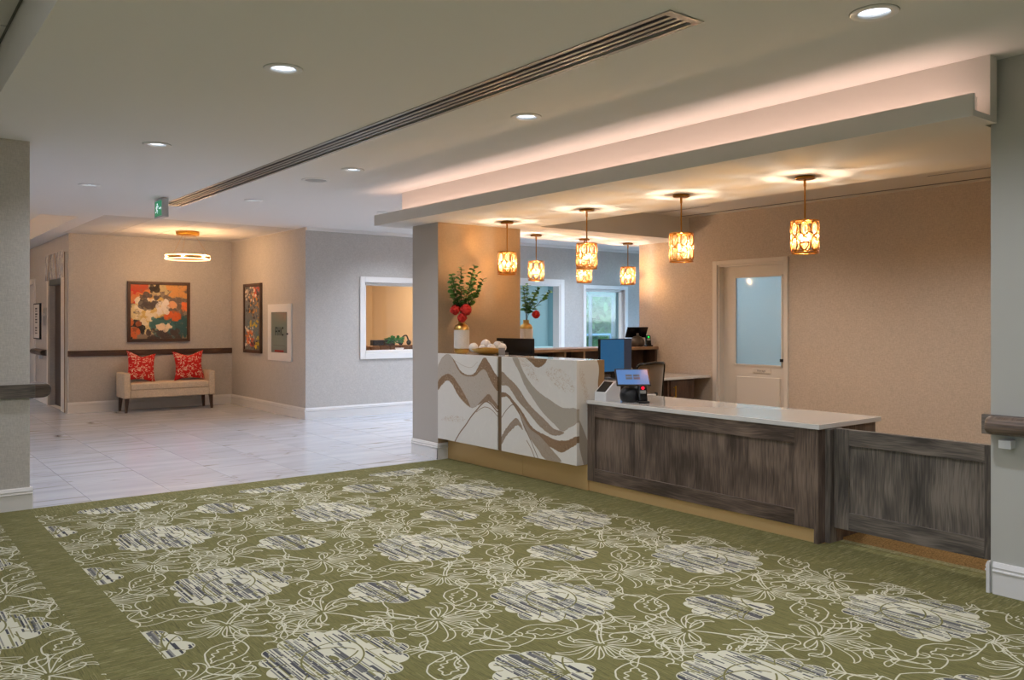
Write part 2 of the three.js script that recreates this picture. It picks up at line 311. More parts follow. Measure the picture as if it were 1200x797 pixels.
const ceiling = struct('ceiling', slabY([[0.67, 5], [4.75, 5], [4.75, -8.02], [12.8, -8.02], [12.8, -11.5], [5.2, -11.5], [5.2, -18.7], [-4.1, -18.7], [-4.1, -7.25], [0.67, -7.25]],
  [rect(2.815, 3.005, -10.2, -2.5), rect(2.49, 5.08, -14.39, -11.65), rect(0.2, 2.27, -18.2, -12.07),
    ...[[1.81, -4.32], [3.51, -4.34], [1.82, -6.77], [3.51, -6.82], [1.83, -9.2], [3.52, -9.24], [3.53, -1.93], [1.81, -1.93], [1.81, 0.5], [3.52, 0.5], [1.81, 2.9], [3.52, 2.9], [0.2, -9.2], [5.2, -9.24], [6.9, -9.24], [8.6, -9.24], [10.3, -9.24], [6.4, -10.4], [8.2, -10.4], [10.2, -10.4], [-0.45, -13.4], [-0.45, -15.4], [-0.45, -17.2]].map(([x, z]) => circ(x, z, 0.075, 20))], CE, CE + 0.08), M.ceil, 'flat painted ceiling over the lobby');
part('ceiling_fascia', bx(0.67, 0.72, CE + 0.08, 3.3, -7.25, 5), M.ceil, ceiling);
part('tray_lining', merge([bx(0.17, 0.2, CE + 0.08, 3.1, -18.2, -12.07), bx(2.27, 2.3, CE + 0.08, 3.1, -18.2, -12.07), bx(0.17, 2.3, CE + 0.08, 3.1, -12.07, -12.04), bx(0.17, 2.3, CE + 0.08, 3.1, -18.23, -18.2), bx(0.17, 2.3, 3.1, 3.13, -18.23, -12.04)]), M.ceil, ceiling);
const acoustic = std({ color: 0xcfccc6, roughness: 0.95 });
part('panel_grid', bx(2.49, 5.1, CE + 0.012, CE + 0.06, -14.4, -11.65), std({ color: 0x8d8a85, roughness: 0.8 }), ceiling);
for (let i = 0; i < 5; i++) for (let j = 0; j < 2; j++) { const x0 = 2.49 + 0.61 * i, x1 = Math.min(5.08, x0 + 0.61); part('acoustic_panel', bx(x0 + 0.004, x1 - 0.004, CE, CE + 0.014, -11.65 - 1.375 * (j + 1) + 0.004, -11.65 - 1.375 * j - 0.004), acoustic, ceiling); }
part('grid_backing', bx(-4, 0.68, 3.065, 3.1, -7.25, 5), std({ color: 0x6f6f6a, roughness: 0.8 }), ceiling);
for (let i = 0; i < 4; i++) for (let j = 0; j < 20; j++) part('acoustic_panel', bx(0.66 - 1.22 * (i + 1) + 0.01, 0.66 - 1.22 * i - 0.01, 3.05, 3.07, -7.2 + 0.61 * j + 0.008, -7.2 + 0.61 * (j + 1) - 0.008), acoustic, ceiling);

// the lowered ceiling over the desk with its light cove
const soffit = struct('ceiling', null, null, 'lowered ceiling over the reception desk with a light cove');
part('lowered_ceiling', bx(4.378, 4.63, LC, LC + 0.03, -7.98, -1.87), M.soffit, soffit);
part('lowered_ceiling', bx(4.63, 5.81, LC, LC + 0.03, -7.98, -1.93), M.soffit, soffit);
part('lowered_ceiling', bx(4.9, 5.81, LC, LC + 0.03, -1.93, -0.3), M.soffit, soffit);
part('lowered_ceiling', bx(5.81, 8.5, LC, CE, -8.02, -6.95), M.soffit, soffit);
part('cove_lip', bx(4.36, 4.378, LC, 2.552, -7.98, -1.87), M.paint, soffit);
part('cove_back', bx(4.55, 4.63, LC + 0.03, CE, -7.72, -1.87), M.soffit, soffit);
part('recess_side', bx(5.81, 5.84, LC + 0.03, CE, -6.95, -0.3), M.soffit, soffit);
part('recess_ceiling', merge([slabY(rect(5.84, 7.56, -6.95, -0.3), [[6.8, -1.6], [6.8, -3.4], [6.8, -5.2]].map(([x, z]) => circ(x, z, 0.075, 20)), 2.72, 2.76), bx(7.60, 8.04, 2.72, 2.76, -6.95, -0.3), bx(8.11, 8.3, 2.72, 2.76, -6.95, -0.3), bx(7.56, 7.60, 2.72, 2.76, -6.1, -3.65), bx(7.5, 8.3, 2.80, 2.82, -6.95, -0.3)]), M.soffit, soffit);
part('slot_throat', merge([bx(7.56, 7.6, 2.724, 2.74, -6.94, -6.1), bx(7.56, 7.6, 2.724, 2.74, -3.65, -0.31), bx(8.04, 8.11, 2.724, 2.74, -6.94, -0.31)]), M.black, soffit);
part('side_infill', bx(4.63, 8.3, LC + 0.35, TOP, -8.0, -7.9), M.soffit, soffit);
struct('ceiling', bx(-4.3, 15.4, TOP, TOP + 0.08, -18.9, 5.3), M.ceil, 'roof slab above the ceilings');

// walls
function baseboard(ax, az, bx_, bz, nx, nz, parent, name = 'baseboard', mat = M.trim, h = 0.165) {
  const k = h / 0.165, prof = [[0, 0], [0.016, 0], [0.016, 0.112], [0.022, 0.117], [0.022, 0.124], [0.017, 0.127], [0.017, 0.134], [0.02, 0.14], [0.013, 0.158], [0.010, 0.165], [0, 0.165]].map(([a, b]) => new THREE.Vector2(a, b * k));
  let dx = bx_ - ax, dz = bz - az, L = Math.hypot(dx, dz); dx /= L; dz /= L;
  if (Math.sign(-nz * dx + nx * dz) < 0) { [ax, az] = [bx_, bz]; dx = -dx; dz = -dz; } // keep the basis right-handed
  const g = new THREE.ExtrudeGeometry(new THREE.Shape(prof), { depth: L, bevelEnabled: false });
  g.applyMatrix4(new THREE.Matrix4().makeBasis(new THREE.Vector3(nx, 0, nz), new THREE.Vector3(0, 1, 0), new THREE.Vector3(dx, 0, dz)).setPosition(ax, 0, az));
  return struct(name, metreUV(g), mat, 'moulded white skirting board', parent);
}
struct('wall_left', bx(-4, 1.03, 0, TOP, -7.5, -7.25), M.wallGrey, 'grey papered wall end beside the stone floor');
baseboard(-4, -7.25, 1.048, -7.25, 0, 1, scene, 'baseboard_left'); baseboard(1.03, -7.5, 1.03, -7.25, 1, 0, scene, 'baseboard_left');
struct('wall_right', bx(4.68, 4.9, 0, TOP, -1.92, 5), M.pillar, 'pale painted wall end beside the gate');
baseboard(4.68, -1.905, 4.68, 5, -1, 0, scene, 'baseboard_right'); baseboard(4.662, -1.92, 4.9, -1.92, 0, -1, scene, 'baseboard_right');
const col = struct('wall_column', null, null, 'column at the end of the desk, side tinted grey for cool light and papered front tinted gold for warm light');  // cool and warm light is partly put into the two face colours
part('cool_tinted_core', bx(4.71, 5.79, 0, LC, -7.77, -7.272), M.column, col);
part('warm_tinted_paper', bx(4.712, 5.79, 0, LC, -7.272, -7.27), M.wallWarmTint, col);
baseboard(4.71, -7.77, 4.71, -7.252, -1, 0, scene, 'baseboard_column'); baseboard(4.694, -7.27, 4.85, -7.27, 0, 1, scene, 'baseboard_column');
struct('wall_desk', wallX(rect(-7.8, -0.3, 0, TOP), [rect(-6.5, -5.56, 0.0005, 2.1)], 8.25, 8.45), M.wallTan, 'tan papered wall behind the reception desk');
struct('wall_desk', bx(4.9, 8.45, 0, TOP, -0.3, -0.15), M.wallTan, 'tan papered side wall of the reception area');
struct('wall_corridor', bx(8.45, 12.9, 0, TOP, -7.95, -7.8), M.wallGrey, 'grey papered corridor wall behind reception');
const wallFar = struct('wall_back', wallZ(rect(5.1, 15.2, 0, TOP), [rect(6.05, 7.35, 0.93, 2.01), rect(8.75, 9.97, 0.0005, 2.08), rect(10.6, 11.62, 0.9, 2.02)], -11.52, -11.37), M.wallGrey, 'grey papered lobby wall with glazed openings');
const crownP = (x0, x1, z, s) => prismZ([[0, 0]].concat([]).length ? [[x0, 2.735], [x1, 2.735], [x1, CE], [x0, CE]] : [], z, z + s);
struct('trim_1', crownP(5.1, 12.7, -11.37, 0.05), M.white, 'white crown moulding on the lobby wall');
baseboard(5.1, -11.37, 8.66, -11.37, 0, 1, scene, 'baseboard_back'); baseboard(10.06, -11.37, 12.7, -11.37, 0, 1, scene, 'baseboard_back');
struct('wall_alcove', bx(5.1, 5.25, 0, TOP, -14.4, -11.52), M.wallGrey, 'papered side wall of the seating alcove');
struct('wall_alcove', bx(2.57, 5.25, 0, TOP, -14.55, -14.4), M.wallGrey, 'papered wall behind the upholstered bench');
baseboard(5.1, -14.4, 5.1, -11.355, -1, 0, scene, 'baseboard_alcove'); baseboard(2.555, -14.4, 5.1, -14.4, 0, 1, scene, 'baseboard_alcove');
const lw = struct('wall_elevator', wallX(rect(-18.7, -14.55, 0, TOP), [rect(-16.0, -14.86, 0.0005, 2.12), rect(-18.45, -17.55, 0.0005, 2.1)], 2.57, 2.72), M.wallGrey, 'papered hall wall with the lift opening');
baseboard(2.57, -17.4, 2.57, -16.14, -1, 0, scene, 'baseboard_elevator');
struct('wall_hall', bx(-4.1, 2.72, 0, TOP, -18.85, -18.7), M.wallGrey, 'far end wall of the lift hall');
struct('wall_hall', merge([bx(-1.35, -1.2, 0, TOP, -18.7, -12.1), bx(-4.1, -1.2, 0, TOP, -12.25, -12.1)]), M.wallGrey, 'left wall of the lift hall');
struct('wall_front', bx(-4.2, 4.9, 0, TOP, 5, 5.15), M.paint, 'plain wall behind the viewer');
struct('wall_window', wallX(rect(-18.85, 5.15, -0.1, TOP), [rect(2.0, 4.4, 0.5, 2.6)], -4.2, -4), M.paint, 'side wall with tall windows');
struct('wall_window', wallX(rect(-11.6, -7.8, -0.1, TOP), [rect(-11.25, -8.1, 0.1, 2.65)], 12.7, 12.85), M.paint, 'glazed corridor end wall');
// rooms behind the lobby wall
struct('wall_room', merge([bx(5.25, 5.3, 0, TOP, -15, -11.52), bx(8.15, 8.2, 0, TOP, -15, -11.52), bx(5.25, 8.2, 0, TOP, -15.1, -15), bx(5.25, 8.2, 2.7, 2.75, -15, -11.52)]), M.cream, 'warm cream walls of the side room');
struct('wall_room', merge([bx(5.3, 5.95, 0, 2.7, -14.9, -14.2)]), M.cream, 'projecting cream pier in the side room');
struct('wall_room', merge([bx(8.2, 8.25, 0, TOP, -15, -11.52), bx(15.05, 15.2, 0, TOP, -15.1, -11.52), wallZ(rect(8.2, 15.2, 0, TOP), [rect(13.62, 15.0, 0.75, 2.07)], -15.12, -15), bx(8.2, 15.05, 2.75, 2.8, -15, -11.52), bx(12.78, 13.5, 0, 2.75, -15, -14.75)]), M.teal, 'pale blue green walls of the sitting room');
const glass = phy({ color: 0xffffff, transmission: 1, thickness: 0, roughness: 0.02, ior: 1.45 });
function glazing(name, plane, a0, a1, b0, b1, at, dep, mullA, mullB, mat, label, casing = 0) {
  const g = struct(name, null, null, label); const w = 0.045;
  const bar = (p0, p1, q0, q1, t = dep) => (plane === 'z' ? bx(p0, p1, q0, q1, at - t / 2, at + t / 2, 0.003) : bx(at - t / 2, at + t / 2, q0, q1, p0, p1, 0.003));
  part('window_frame', merge([bar(a0, a0 + w, b0, b1), bar(a1 - w, a1, b0, b1), bar(a0, a1, b0, b0 + w), bar(a0, a1, b1 - w, b1)]), mat, g);
  for (const m of mullA) part('mullion', bar(m - w / 2, m + w / 2, b0, b1), mat, g);
  for (const m of mullB) part('mullion', bar(a0, a1, m - w / 2, m + w / 2), mat, g);
  const as = [a0, ...mullA, a1], bs = [b0, ...mullB, b1];
  for (let i = 0; i + 1 < as.length; i++) for (let j = 0; j + 1 < bs.length; j++) part('pane', bar(as[i] + 0.02, as[i + 1] - 0.02, bs[j] + 0.02, bs[j + 1] - 0.02, 0.006), glass, g);
  if (casing) part('casing', merge([bx(a0 - casing, a0, b0 - casing, b1 + casing, -11.37, -11.345, 0.004), bx(a1, a1 + casing, b0 - casing, b1 + casing, -11.37, -11.345, 0.004), bx(a0, a1, b1, b1 + casing, -11.37, -11.345, 0.004), bx(a0, a1, b0 - casing, b0, -11.37, -11.345, 0.004)]), M.white, g);
  return g;
}
glazing('window_1', 'z', 6.05, 7.35, 0.93, 2.01, -11.45, 0.08, [], [], M.white, 'white framed interior window into the cream room', 0.085);
glazing('window_2', 'z', 10.6, 11.62, 0.9, 2.02, -11.45, 0.08, [], [], M.white, 'white framed interior window into the blue room', 0.07);
glazing('window_3', 'z', 13.62, 15.0, 0.75, 2.07, -15.06, 0.09, [14.2], [], std({ color: 0x9fb4bb, roughness: 0.5 }), 'outside window with trees beyond');
let wn = 4;
for (const [z0, z1] of [[2.0, 4.4]]) glazing('window_' + wn++, 'x', z0, z1, 0.5, 2.6, -4.1, 0.1, [(z0 + z1) / 2], [2.0], M.white, 'tall window in the side wall');
glazing('window_' + wn++, 'x', -11.25, -8.1, 0.1, 2.65, 12.78, 0.1, [-10.2, -9.15], [2.1], M.white, 'glazed end of the corridor');
// doorway to the blue room
const dw = struct('door_1', null, null, 'white cased doorway into the blue room');
part('casing', merge([bx(8.66, 8.75, 0, 2.17, -11.37, -11.345, 0.004), bx(9.97, 10.06, 0, 2.17, -11.37, -11.345, 0.004), bx(8.75, 9.97, 2.08, 2.17, -11.37, -11.345, 0.004)]), M.white, dw);
part('jamb', merge([bx(8.74, 8.77, 0, 2.08, -11.53, -11.36), bx(9.945, 9.98, 0, 2.08, -11.53, -11.36), bx(8.77, 9.95, 2.05, 2.085, -11.53, -11.36)]), M.white, dw);
// hall door, seen edge on
const hd = struct('door_2', null, null, 'white hall door with white casing');
part('casing', merge([bx(2.545, 2.575, 0, 2.2, -17.55, -17.42, 0.004), bx(2.545, 2.575, 0, 2.2, -18.58, -18.45, 0.004), bx(2.545, 2.575, 2.1, 2.2, -18.45, -17.55, 0.004)]), M.white, hd);
part('door_leaf', bx(2.6, 2.65, 0.005, 2.1, -18.45, -17.55, 0.003), M.white, hd);
// door behind the desk, with frosted light
const sd = struct('door_3', null, null, 'cream door with a frosted glass light and a raised panel');
part('casing', merge([bx(8.225, 8.255, 0, 2.15, -6.565, -6.5, 0.004), bx(8.225, 8.255, 0, 2.15, -5.56, -5.515, 0.004), bx(8.225, 8.255, 2.1, 2.15, -6.5, -5.56, 0.004)]), M.door, sd);
part('jamb', merge([bx(8.25, 8.45, 0, 2.1, -6.5, -6.475), bx(8.25, 8.45, 0, 2.1, -5.585, -5.56), bx(8.25, 8.45, 2.075, 2.1, -6.475, -5.585)]), M.door, sd);
const leaf = part('door_leaf', wallX(rect(-6.475, -5.585, 0.01, 2.075), [rect(-6.30, -5.66, 0.905, 1.945)], 8.335, 8.375), M.door, sd);
part('glass_light', bx(8.35, 8.36, 0.905, 1.945, -6.30, -5.66), phy({ color: 0xb4c8d0, transmission: 0.55, thickness: 0, roughness: 0.55, clearcoat: 1, clearcoatRoughness: 0.05 }), leaf).userData.label = 'frosted blue grey glass';
part('glazing_bead', merge([bx(8.325, 8.337, 0.89, 0.912, -6.31, -5.65), bx(8.325, 8.337, 1.938, 1.96, -6.31, -5.65), bx(8.325, 8.337, 0.89, 1.96, -6.315, -6.295), bx(8.325, 8.337, 0.89, 1.96, -5.665, -5.645)]), M.door, leaf);
part('raised_panel', bx(8.318, 8.336, 0.2, 0.765, -6.28, -5.68, 0.014), M.door, leaf);
part('handle', merge([bx(8.29, 8.335, 0.96, 0.985, -5.635, -5.615, 0.006), bx(8.285, 8.3, 0.955, 0.99, -5.66, -5.6, 0.005)]), M.darkMetal, leaf);
const signTex = canvasTex(256, 64, (c, w, h) => { c.fillStyle = '#cfc6ba'; c.fillRect(0, 0, w, h); c.fillStyle = '#2c2723'; c.font = 'bold 36px sans-serif'; c.textAlign = 'center'; c.textBaseline = 'middle'; c.fillText('Storage', w / 2, h / 2); });
function plateX(w, h, mat, flip) { const g = new THREE.PlaneGeometry(w, h); g.rotateY(flip ? Math.PI / 2 : -Math.PI / 2); return g; }
part('sign_plate', plateX(0.23, 0.05, std({ map: signTex, roughness: 0.5 })).translate(8.3235, 0.84, -5.93), std({ map: signTex, roughness: 0.5 }), leaf);
part('sign_backing', bx(8.324, 8.336, 0.812, 0.868, -6.05, -5.81, 0.003), M.door, leaf);
struct('wall_store', merge([bx(8.45, 10.2, 0, TOP, -7.1, -7.0), bx(8.45, 10.2, 0, TOP, -5.1, -5.0), bx(10.2, 10.3, 0, TOP, -7.1, -5.0), bx(8.45, 10.2, 2.6, 2.65, -7.0, -5.1)]), M.white, 'white walls of the store room behind the frosted door');
struct('floor', bx(8.3, 10.2, -0.05, 0, -7.0, -5.1), M.grout, 'store room floor');
// outdoors
struct('ground', bx(-60, 70, -0.6, -0.4, -80, 60), std({ map: canvasTex(256, 256, (c, w, h) => { c.fillStyle = '#6d7d4a'; c.fillRect(0, 0, w, h); strie(c, w, h, 1500, 'y', ['#566a36', '#8a9a5e', '#7d8a55'], 12, 3, 77); }, { rep: [3, 3] }), roughness: 1 }), 'lawn outside the building');

// ------------------------------------------------------------------ reception desk
const SLAB = {
A:[[0.003,0.727],[0.048,0.794],[0.105,0.842],[0.192,0.867],[0.264,0.838],[0.329,0.786],[0.409,0.712],[0.55,0.674],[0.657,0.702],[0.747,0.802],[0.821,0.855],[0.894,0.799],[0.965,0.726],[1.016,0.677],[1.016,0.414],[0.951,0.464],[0.885,0.51],[0.797,0.463],[0.702,0.393],[0.596,0.36],[0.456,0.413],[0.345,0.488],[0.264,0.57],[0.182,0.602],[0.081,0.554],[0.003,0.498]],
Au:[[0.264,0.838],[0.329,0.786],[0.409,0.712],[0.55,0.674],[0.657,0.702],[0.747,0.802],[0.821,0.855],[0.894,0.799],[0.965,0.726],[1.016,0.677],[1.016,0.553],[0.908,0.642],[0.827,0.736],[0.762,0.733],[0.672,0.677],[0.565,0.662],[0.425,0.682],[0.329,0.759]],
Al:[[0.003,0.498],[0.081,0.554],[0.182,0.602],[0.264,0.57],[0.345,0.488],[0.456,0.413],[0.581,0.366],[0.503,0.463],[0.393,0.563],[0.28,0.647],[0.198,0.671],[0.098,0.647],[0.003,0.577]],
Ab:[[0.797,0.463],[0.885,0.51],[0.951,0.464],[1.016,0.414],[1.016,0.38],[0.937,0.422],[0.865,0.445],[0.777,0.421],[0.702,0.393]],
L1:[[0.313,0.001],[0.409,0.105],[0.503,0.186],[0.596,0.275],[0.672,0.334],[0.762,0.403],[0.835,0.438],[0.908,0.423],[1.016,0.355]],
L2:[[0.678,0.324],[0.747,0.362],[0.821,0.385],[0.894,0.379],[0.951,0.358],[1.016,0.316]],
L3:[[0.297,0.812],[0.456,0.764],[0.596,0.752],[0.702,0.809]],
G1:[[0.058,0.19],[0.165,0.24],[0.329,0.26],[0.503,0.249],[0.425,0.206],[0.198,0.193]],
B1:[[1.248,0.867],[1.317,0.869],[1.375,0.786],[1.44,0.708],[1.58,0.6],[1.776,0.518],[1.93,0.468],[2.112,0.465],[2.112,0.362],[2.022,0.311],[1.93,0.271],[1.824,0.323],[1.679,0.404],[1.555,0.505],[1.427,0.626],[1.343,0.744]],
B2:[[1.081,0.731],[1.188,0.681],[1.322,0.603],[1.479,0.467],[1.679,0.356],[1.824,0.279],[1.953,0.261],[1.923,0.24],[1.8,0.223],[1.63,0.285],[1.479,0.386],[1.322,0.485],[1.174,0.607],[1.081,0.613]],
B3:[[1.081,0.537],[1.161,0.536],[1.269,0.471],[1.375,0.397],[1.53,0.262],[1.704,0.213],[1.872,0.185],[2.011,0.203],[2.112,0.242],[2.112,0.19],[2.033,0.142],[1.918,0.091],[1.8,0.114],[1.679,0.147],[1.53,0.204],[1.401,0.314],[1.269,0.431],[1.161,0.509],[1.081,0.5]],
B4:[[1.343,0.394],[1.401,0.334],[1.491,0.25],[1.642,0.191],[1.788,0.1],[1.914,0.013],[1.704,0.008],[1.61,0.076],[1.504,0.159],[1.414,0.25]],
L4:[[1.081,0.308],[1.161,0.389],[1.256,0.442],[1.322,0.402],[1.401,0.282],[1.504,0.147],[1.61,0.002]],
B5:[[1.081,0.125],[1.161,0.222],[1.296,0.324],[1.354,0.294],[1.396,0.224],[1.322,0.261],[1.242,0.217],[1.133,0.125],[1.081,0.062]],
B6:[[1.44,0.873],[1.728,0.871],[1.66,0.811],[1.585,0.798],[1.509,0.84]],
G2:[[1.704,0.769],[1.872,0.808],[2.056,0.709],[2.079,0.604],[1.918,0.609],[1.8,0.679]],
G3:[[1.336,0.866],[1.479,0.855],[1.58,0.731],[1.63,0.67],[1.504,0.695],[1.401,0.787]],
L5:[[1.448,0.14],[1.517,0.067],[1.567,-0.007]],
};
function slabDraw(c, w, h) {
  const W = 2.112, H = 0.872, P = (p) => [p[0] / W * w, (1 - p[1] / H) * h];
  c.fillStyle = '#dcd8d0'; c.fillRect(0, 0, w, h);
  let s = 99; const r = () => { s = (s * 1664525 + 1013904223) >>> 0; return s / 4294967296; };
  for (let i = 0; i < 500; i++) { c.fillStyle = r() < 0.5 ? '#d5d1c9' : '#e2dfd8'; c.globalAlpha = 0.25; c.beginPath(); c.ellipse(r() * w, r() * h, 10 + 50 * r(), 4 + 12 * r(), r() * 3, 0, 7); c.fill(); } c.globalAlpha = 1;
  const path = (k, open) => { // smooth through the points, then roughen the edge as the stone's grain does
    const p = SLAB[k].map(P), n = p.length, cv = new THREE.CatmullRomCurve3(p.map(([x, y]) => new THREE.Vector3(x, y, 0)), !open, 'centripetal'), m = n * 14;
    c.beginPath(); for (let i = 0; i <= m; i++) { const v = cv.getPoint(i / m), j = open ? 2 : 5, f = fbm(v.x * 0.05, v.y * 0.05, 2, 3), g = noise.noise(v.x * 0.31, v.y * 0.31, 5); c.lineTo(v.x + j * (f * 1.6 + g), v.y + j * (fbm(v.x * 0.05, v.y * 0.05, 9, 3) * 1.6 + g * 0.8)); } if (!open) c.closePath(); };
  const band = (k, fill, grains, n, edge) => {
    path(k); c.fillStyle = fill; c.fill(); c.save(); c.clip();
    const q = SLAB[k].map(P), xs = q.map((v) => v[0]), ys = q.map((v) => v[1]), x0 = Math.min(...xs), x1 = Math.max(...xs), y0 = Math.min(...ys), y1 = Math.max(...ys);
    for (let i = 0; i < n; i++) { c.fillStyle = grains[Math.floor(r() * grains.length)]; c.globalAlpha = 0.35 + 0.5 * r(); c.beginPath(); c.ellipse(x0 + r() * (x1 - x0), y0 + r() * (y1 - y0), 2 + 9 * r(), 1 + 2.5 * r(), 0.5 + 0.6 * r(), 0, 7); c.fill(); }
    for (let e = 0; e < 3; e++) { path(k); c.strokeStyle = grains[e % grains.length]; c.lineWidth = [26, 15, 7][e]; c.globalAlpha = [0.22, 0.3, 0.4][e]; c.stroke(); }
    c.globalAlpha = 1; c.restore(); if (edge) { path(k); c.strokeStyle = edge; c.lineWidth = 4; c.globalAlpha = 0.6; c.stroke(); c.globalAlpha = 1; }
  };
  const cloud = (k, n) => { path(k); c.save(); c.clip(); const q = SLAB[k].map(P), xs = q.map((v) => v[0]), ys = q.map((v) => v[1]); for (let i = 0; i < n; i++) { c.fillStyle = ['#b39676', '#a88664', '#c7b49c'][Math.floor(r() * 3)]; c.globalAlpha = 0.25 + 0.4 * r(); c.beginPath(); c.ellipse(Math.min(...xs) + r() * (Math.max(...xs) - Math.min(...xs)), Math.min(...ys) + r() * (Math.max(...ys) - Math.min(...ys)), 2 + 8 * r(), 1 + 2 * r(), 0.5, 0, 7); c.fill(); } c.restore(); c.globalAlpha = 1; };
  const line = (k, col, lw) => { path(k, true); c.strokeStyle = col; c.lineWidth = lw; c.stroke(); };
  band('A', '#b7ab9c', ['#a89a88', '#c2b8ab', '#9d8b76'], 700, '#a3927d'); band('Au', '#8d6f52', ['#6f5238', '#a98d70', '#80603f', '#bca68e'], 1300); band('Al', '#8b6c4d', ['#6f5238', '#a98d70', '#bca68e'], 1100); band('Ab', '#8d7156', ['#7c5f44', '#a98d70'], 120);
  cloud('G1', 220); line('L1', '#84674b', 13); line('L2', '#8d7459', 6); line('L3', '#b9ab98', 4);
  band('B1', '#aaa090', ['#b4ab9c', '#a0958a'], 400, '#9d9080'); band('B2', '#9b8874', ['#87694b', '#ab9a86', '#8f7458', '#c2b6a6'], 1200, '#a39687'); band('B3', '#8c6e50', ['#6f5238', '#a98d70', '#7c5e40'], 1300, '#7c5e40'); band('B4', '#a39381', ['#8f7a63', '#b4a797'], 500, '#9a8a78'); band('B5', '#9a8671', ['#87694b', '#b0a08d'], 250); band('B6', '#8c6c4a', ['#6d5236', '#a68a68'], 260, '#7b5d3e');
  cloud('G2', 420); cloud('G3', 380); line('L4', '#7a6048', 7); line('L5', '#a08a72', 9);
}
const slabTex = canvasTex(2048, 846, slabDraw);
const endTex = canvasTex(512, 1024, (c, w, h) => {
  c.fillStyle = '#d8d3ca'; c.fillRect(0, 0, w, h); let s = 5; const r = () => { s = (s * 1664525 + 1013904223) >>> 0; return s / 4294967296; };
  c.fillStyle = '#93744f'; c.beginPath(); c.moveTo(w * 0.72, 0); c.bezierCurveTo(w * 0.9, h * 0.1, w * 0.7, h * 0.2, w * 0.78, h * 0.28); c.lineTo(w, h * 0.3); c.lineTo(w, 0); c.fill();
  c.fillStyle = '#a99c8b'; c.beginPath(); c.moveTo(0, h * 0.52); c.bezierCurveTo(w * 0.2, h * 0.6, w * 0.4, h * 0.8, w * 0.7, h); c.lineTo(w * 0.25, h); c.bezierCurveTo(w * 0.1, h * 0.85, w * 0.1, h * 0.8, 0, h * 0.75); c.fill();
  for (let i = 0; i < 500; i++) { c.fillStyle = ['#b39676', '#a88664'][i % 2]; c.globalAlpha = 0.3 + 0.4 * r(); c.beginPath(); const t = r(); c.ellipse(w * (0.08 + 0.5 * t + 0.14 * r()), h * (0.05 + 0.62 * t + 0.1 * r()), 2 + 6 * r(), 1 + 2 * r(), 1, 0, 7); c.fill(); } c.globalAlpha = 1;
});
M.slab = phy({ map: slabTex, roughness: 0.3, clearcoat: 0.15 });
M.slabEnd = phy({ map: endTex, roughness: 0.3, clearcoat: 0.15 });
M.slabPlain = phy({ color: 0xdad6ce, roughness: 0.14, clearcoat: 0.4, clearcoatRoughness: 0.05 });
M.quartz = phy({ color: 0xd8d5d0, roughness: 0.1, clearcoat: 0.4, clearcoatRoughness: 0.03 });
function mapUV(g, f) { const p = g.attributes.position, a = new Float32Array(p.count * 2); for (let i = 0; i < p.count; i++) { const [u, v] = f(p.getX(i), p.getY(i), p.getZ(i)); a[2 * i] = u; a[2 * i + 1] = v; } g.setAttribute('uv', new THREE.BufferAttribute(a, 2)); return g; }
const slabUV = (x, y, z) => [(z + 7.259) / 2.112, (y - 0.22) / 0.872];

const bar = thing('stone_bar_counter', 'tall bar counter clad in white stone with flowing brown veins', 'counter', [0, 0, 0]);
part('front_slab', mapUV(bx(4.70, 4.73, 0.22, 1.092, -7.259, -6.243, 0.002), slabUV), M.slab, bar).userData.label = 'white stone slab with brown wave veins';
part('front_slab', mapUV(bx(4.70, 4.73, 0.22, 1.092, -6.18, -5.149, 0.002), slabUV), M.slab, bar).userData.label = 'white stone slab with sweeping taupe veins';
part('joint_strip', bx(4.712, 4.74, 0.22, 1.09, -6.243, -6.18), M.bronze, bar).userData.label = 'recessed bronze strip';
part('end_slab', mapUV(bx(4.73, 5.02, 0.22, 1.092, -5.18, -5.15, 0.002), (x, y, z) => [(x - 4.7) / 0.32, (y - 0.22) / 0.872]), M.slabEnd, bar).userData.label = 'stone end slab with tan grain';
part('top_slab', bx(4.73, 5.02, 1.062, 1.092, -7.259, -5.18, 0.002), M.slabPlain, bar);
part('back_panel', bx(4.99, 5.018, 0.22, 1.062, -7.25, -5.18), M.wood, bar);
part('underside', bx(4.73, 4.99, 0.22, 0.24, -7.25, -5.18), M.wood, bar);
for (const [a, b] of [[-7.255, -6.022], [-6.018, -5.149]]) part('plinth', bx(4.822, 4.98, 0, 0.22, a, b, 0.002), M.brass, bar).userData.label = 'brushed brass plinth';
const inner = thing('work_counter', 'white work surface behind the stone bar', 'counter', [0, 0, 0]);
part('worktop', bx(5.02, 5.72, 0.73, 0.76, -7.25, -5.2, 0.003), M.quartz, inner);
part('support_panel', bx(5.06, 5.7, 0, 0.73, -7.24, -7.2), M.wood, inner); part('support_panel', bx(5.06, 5.7, 0, 0.73, -5.25, -5.21), M.wood, inner);

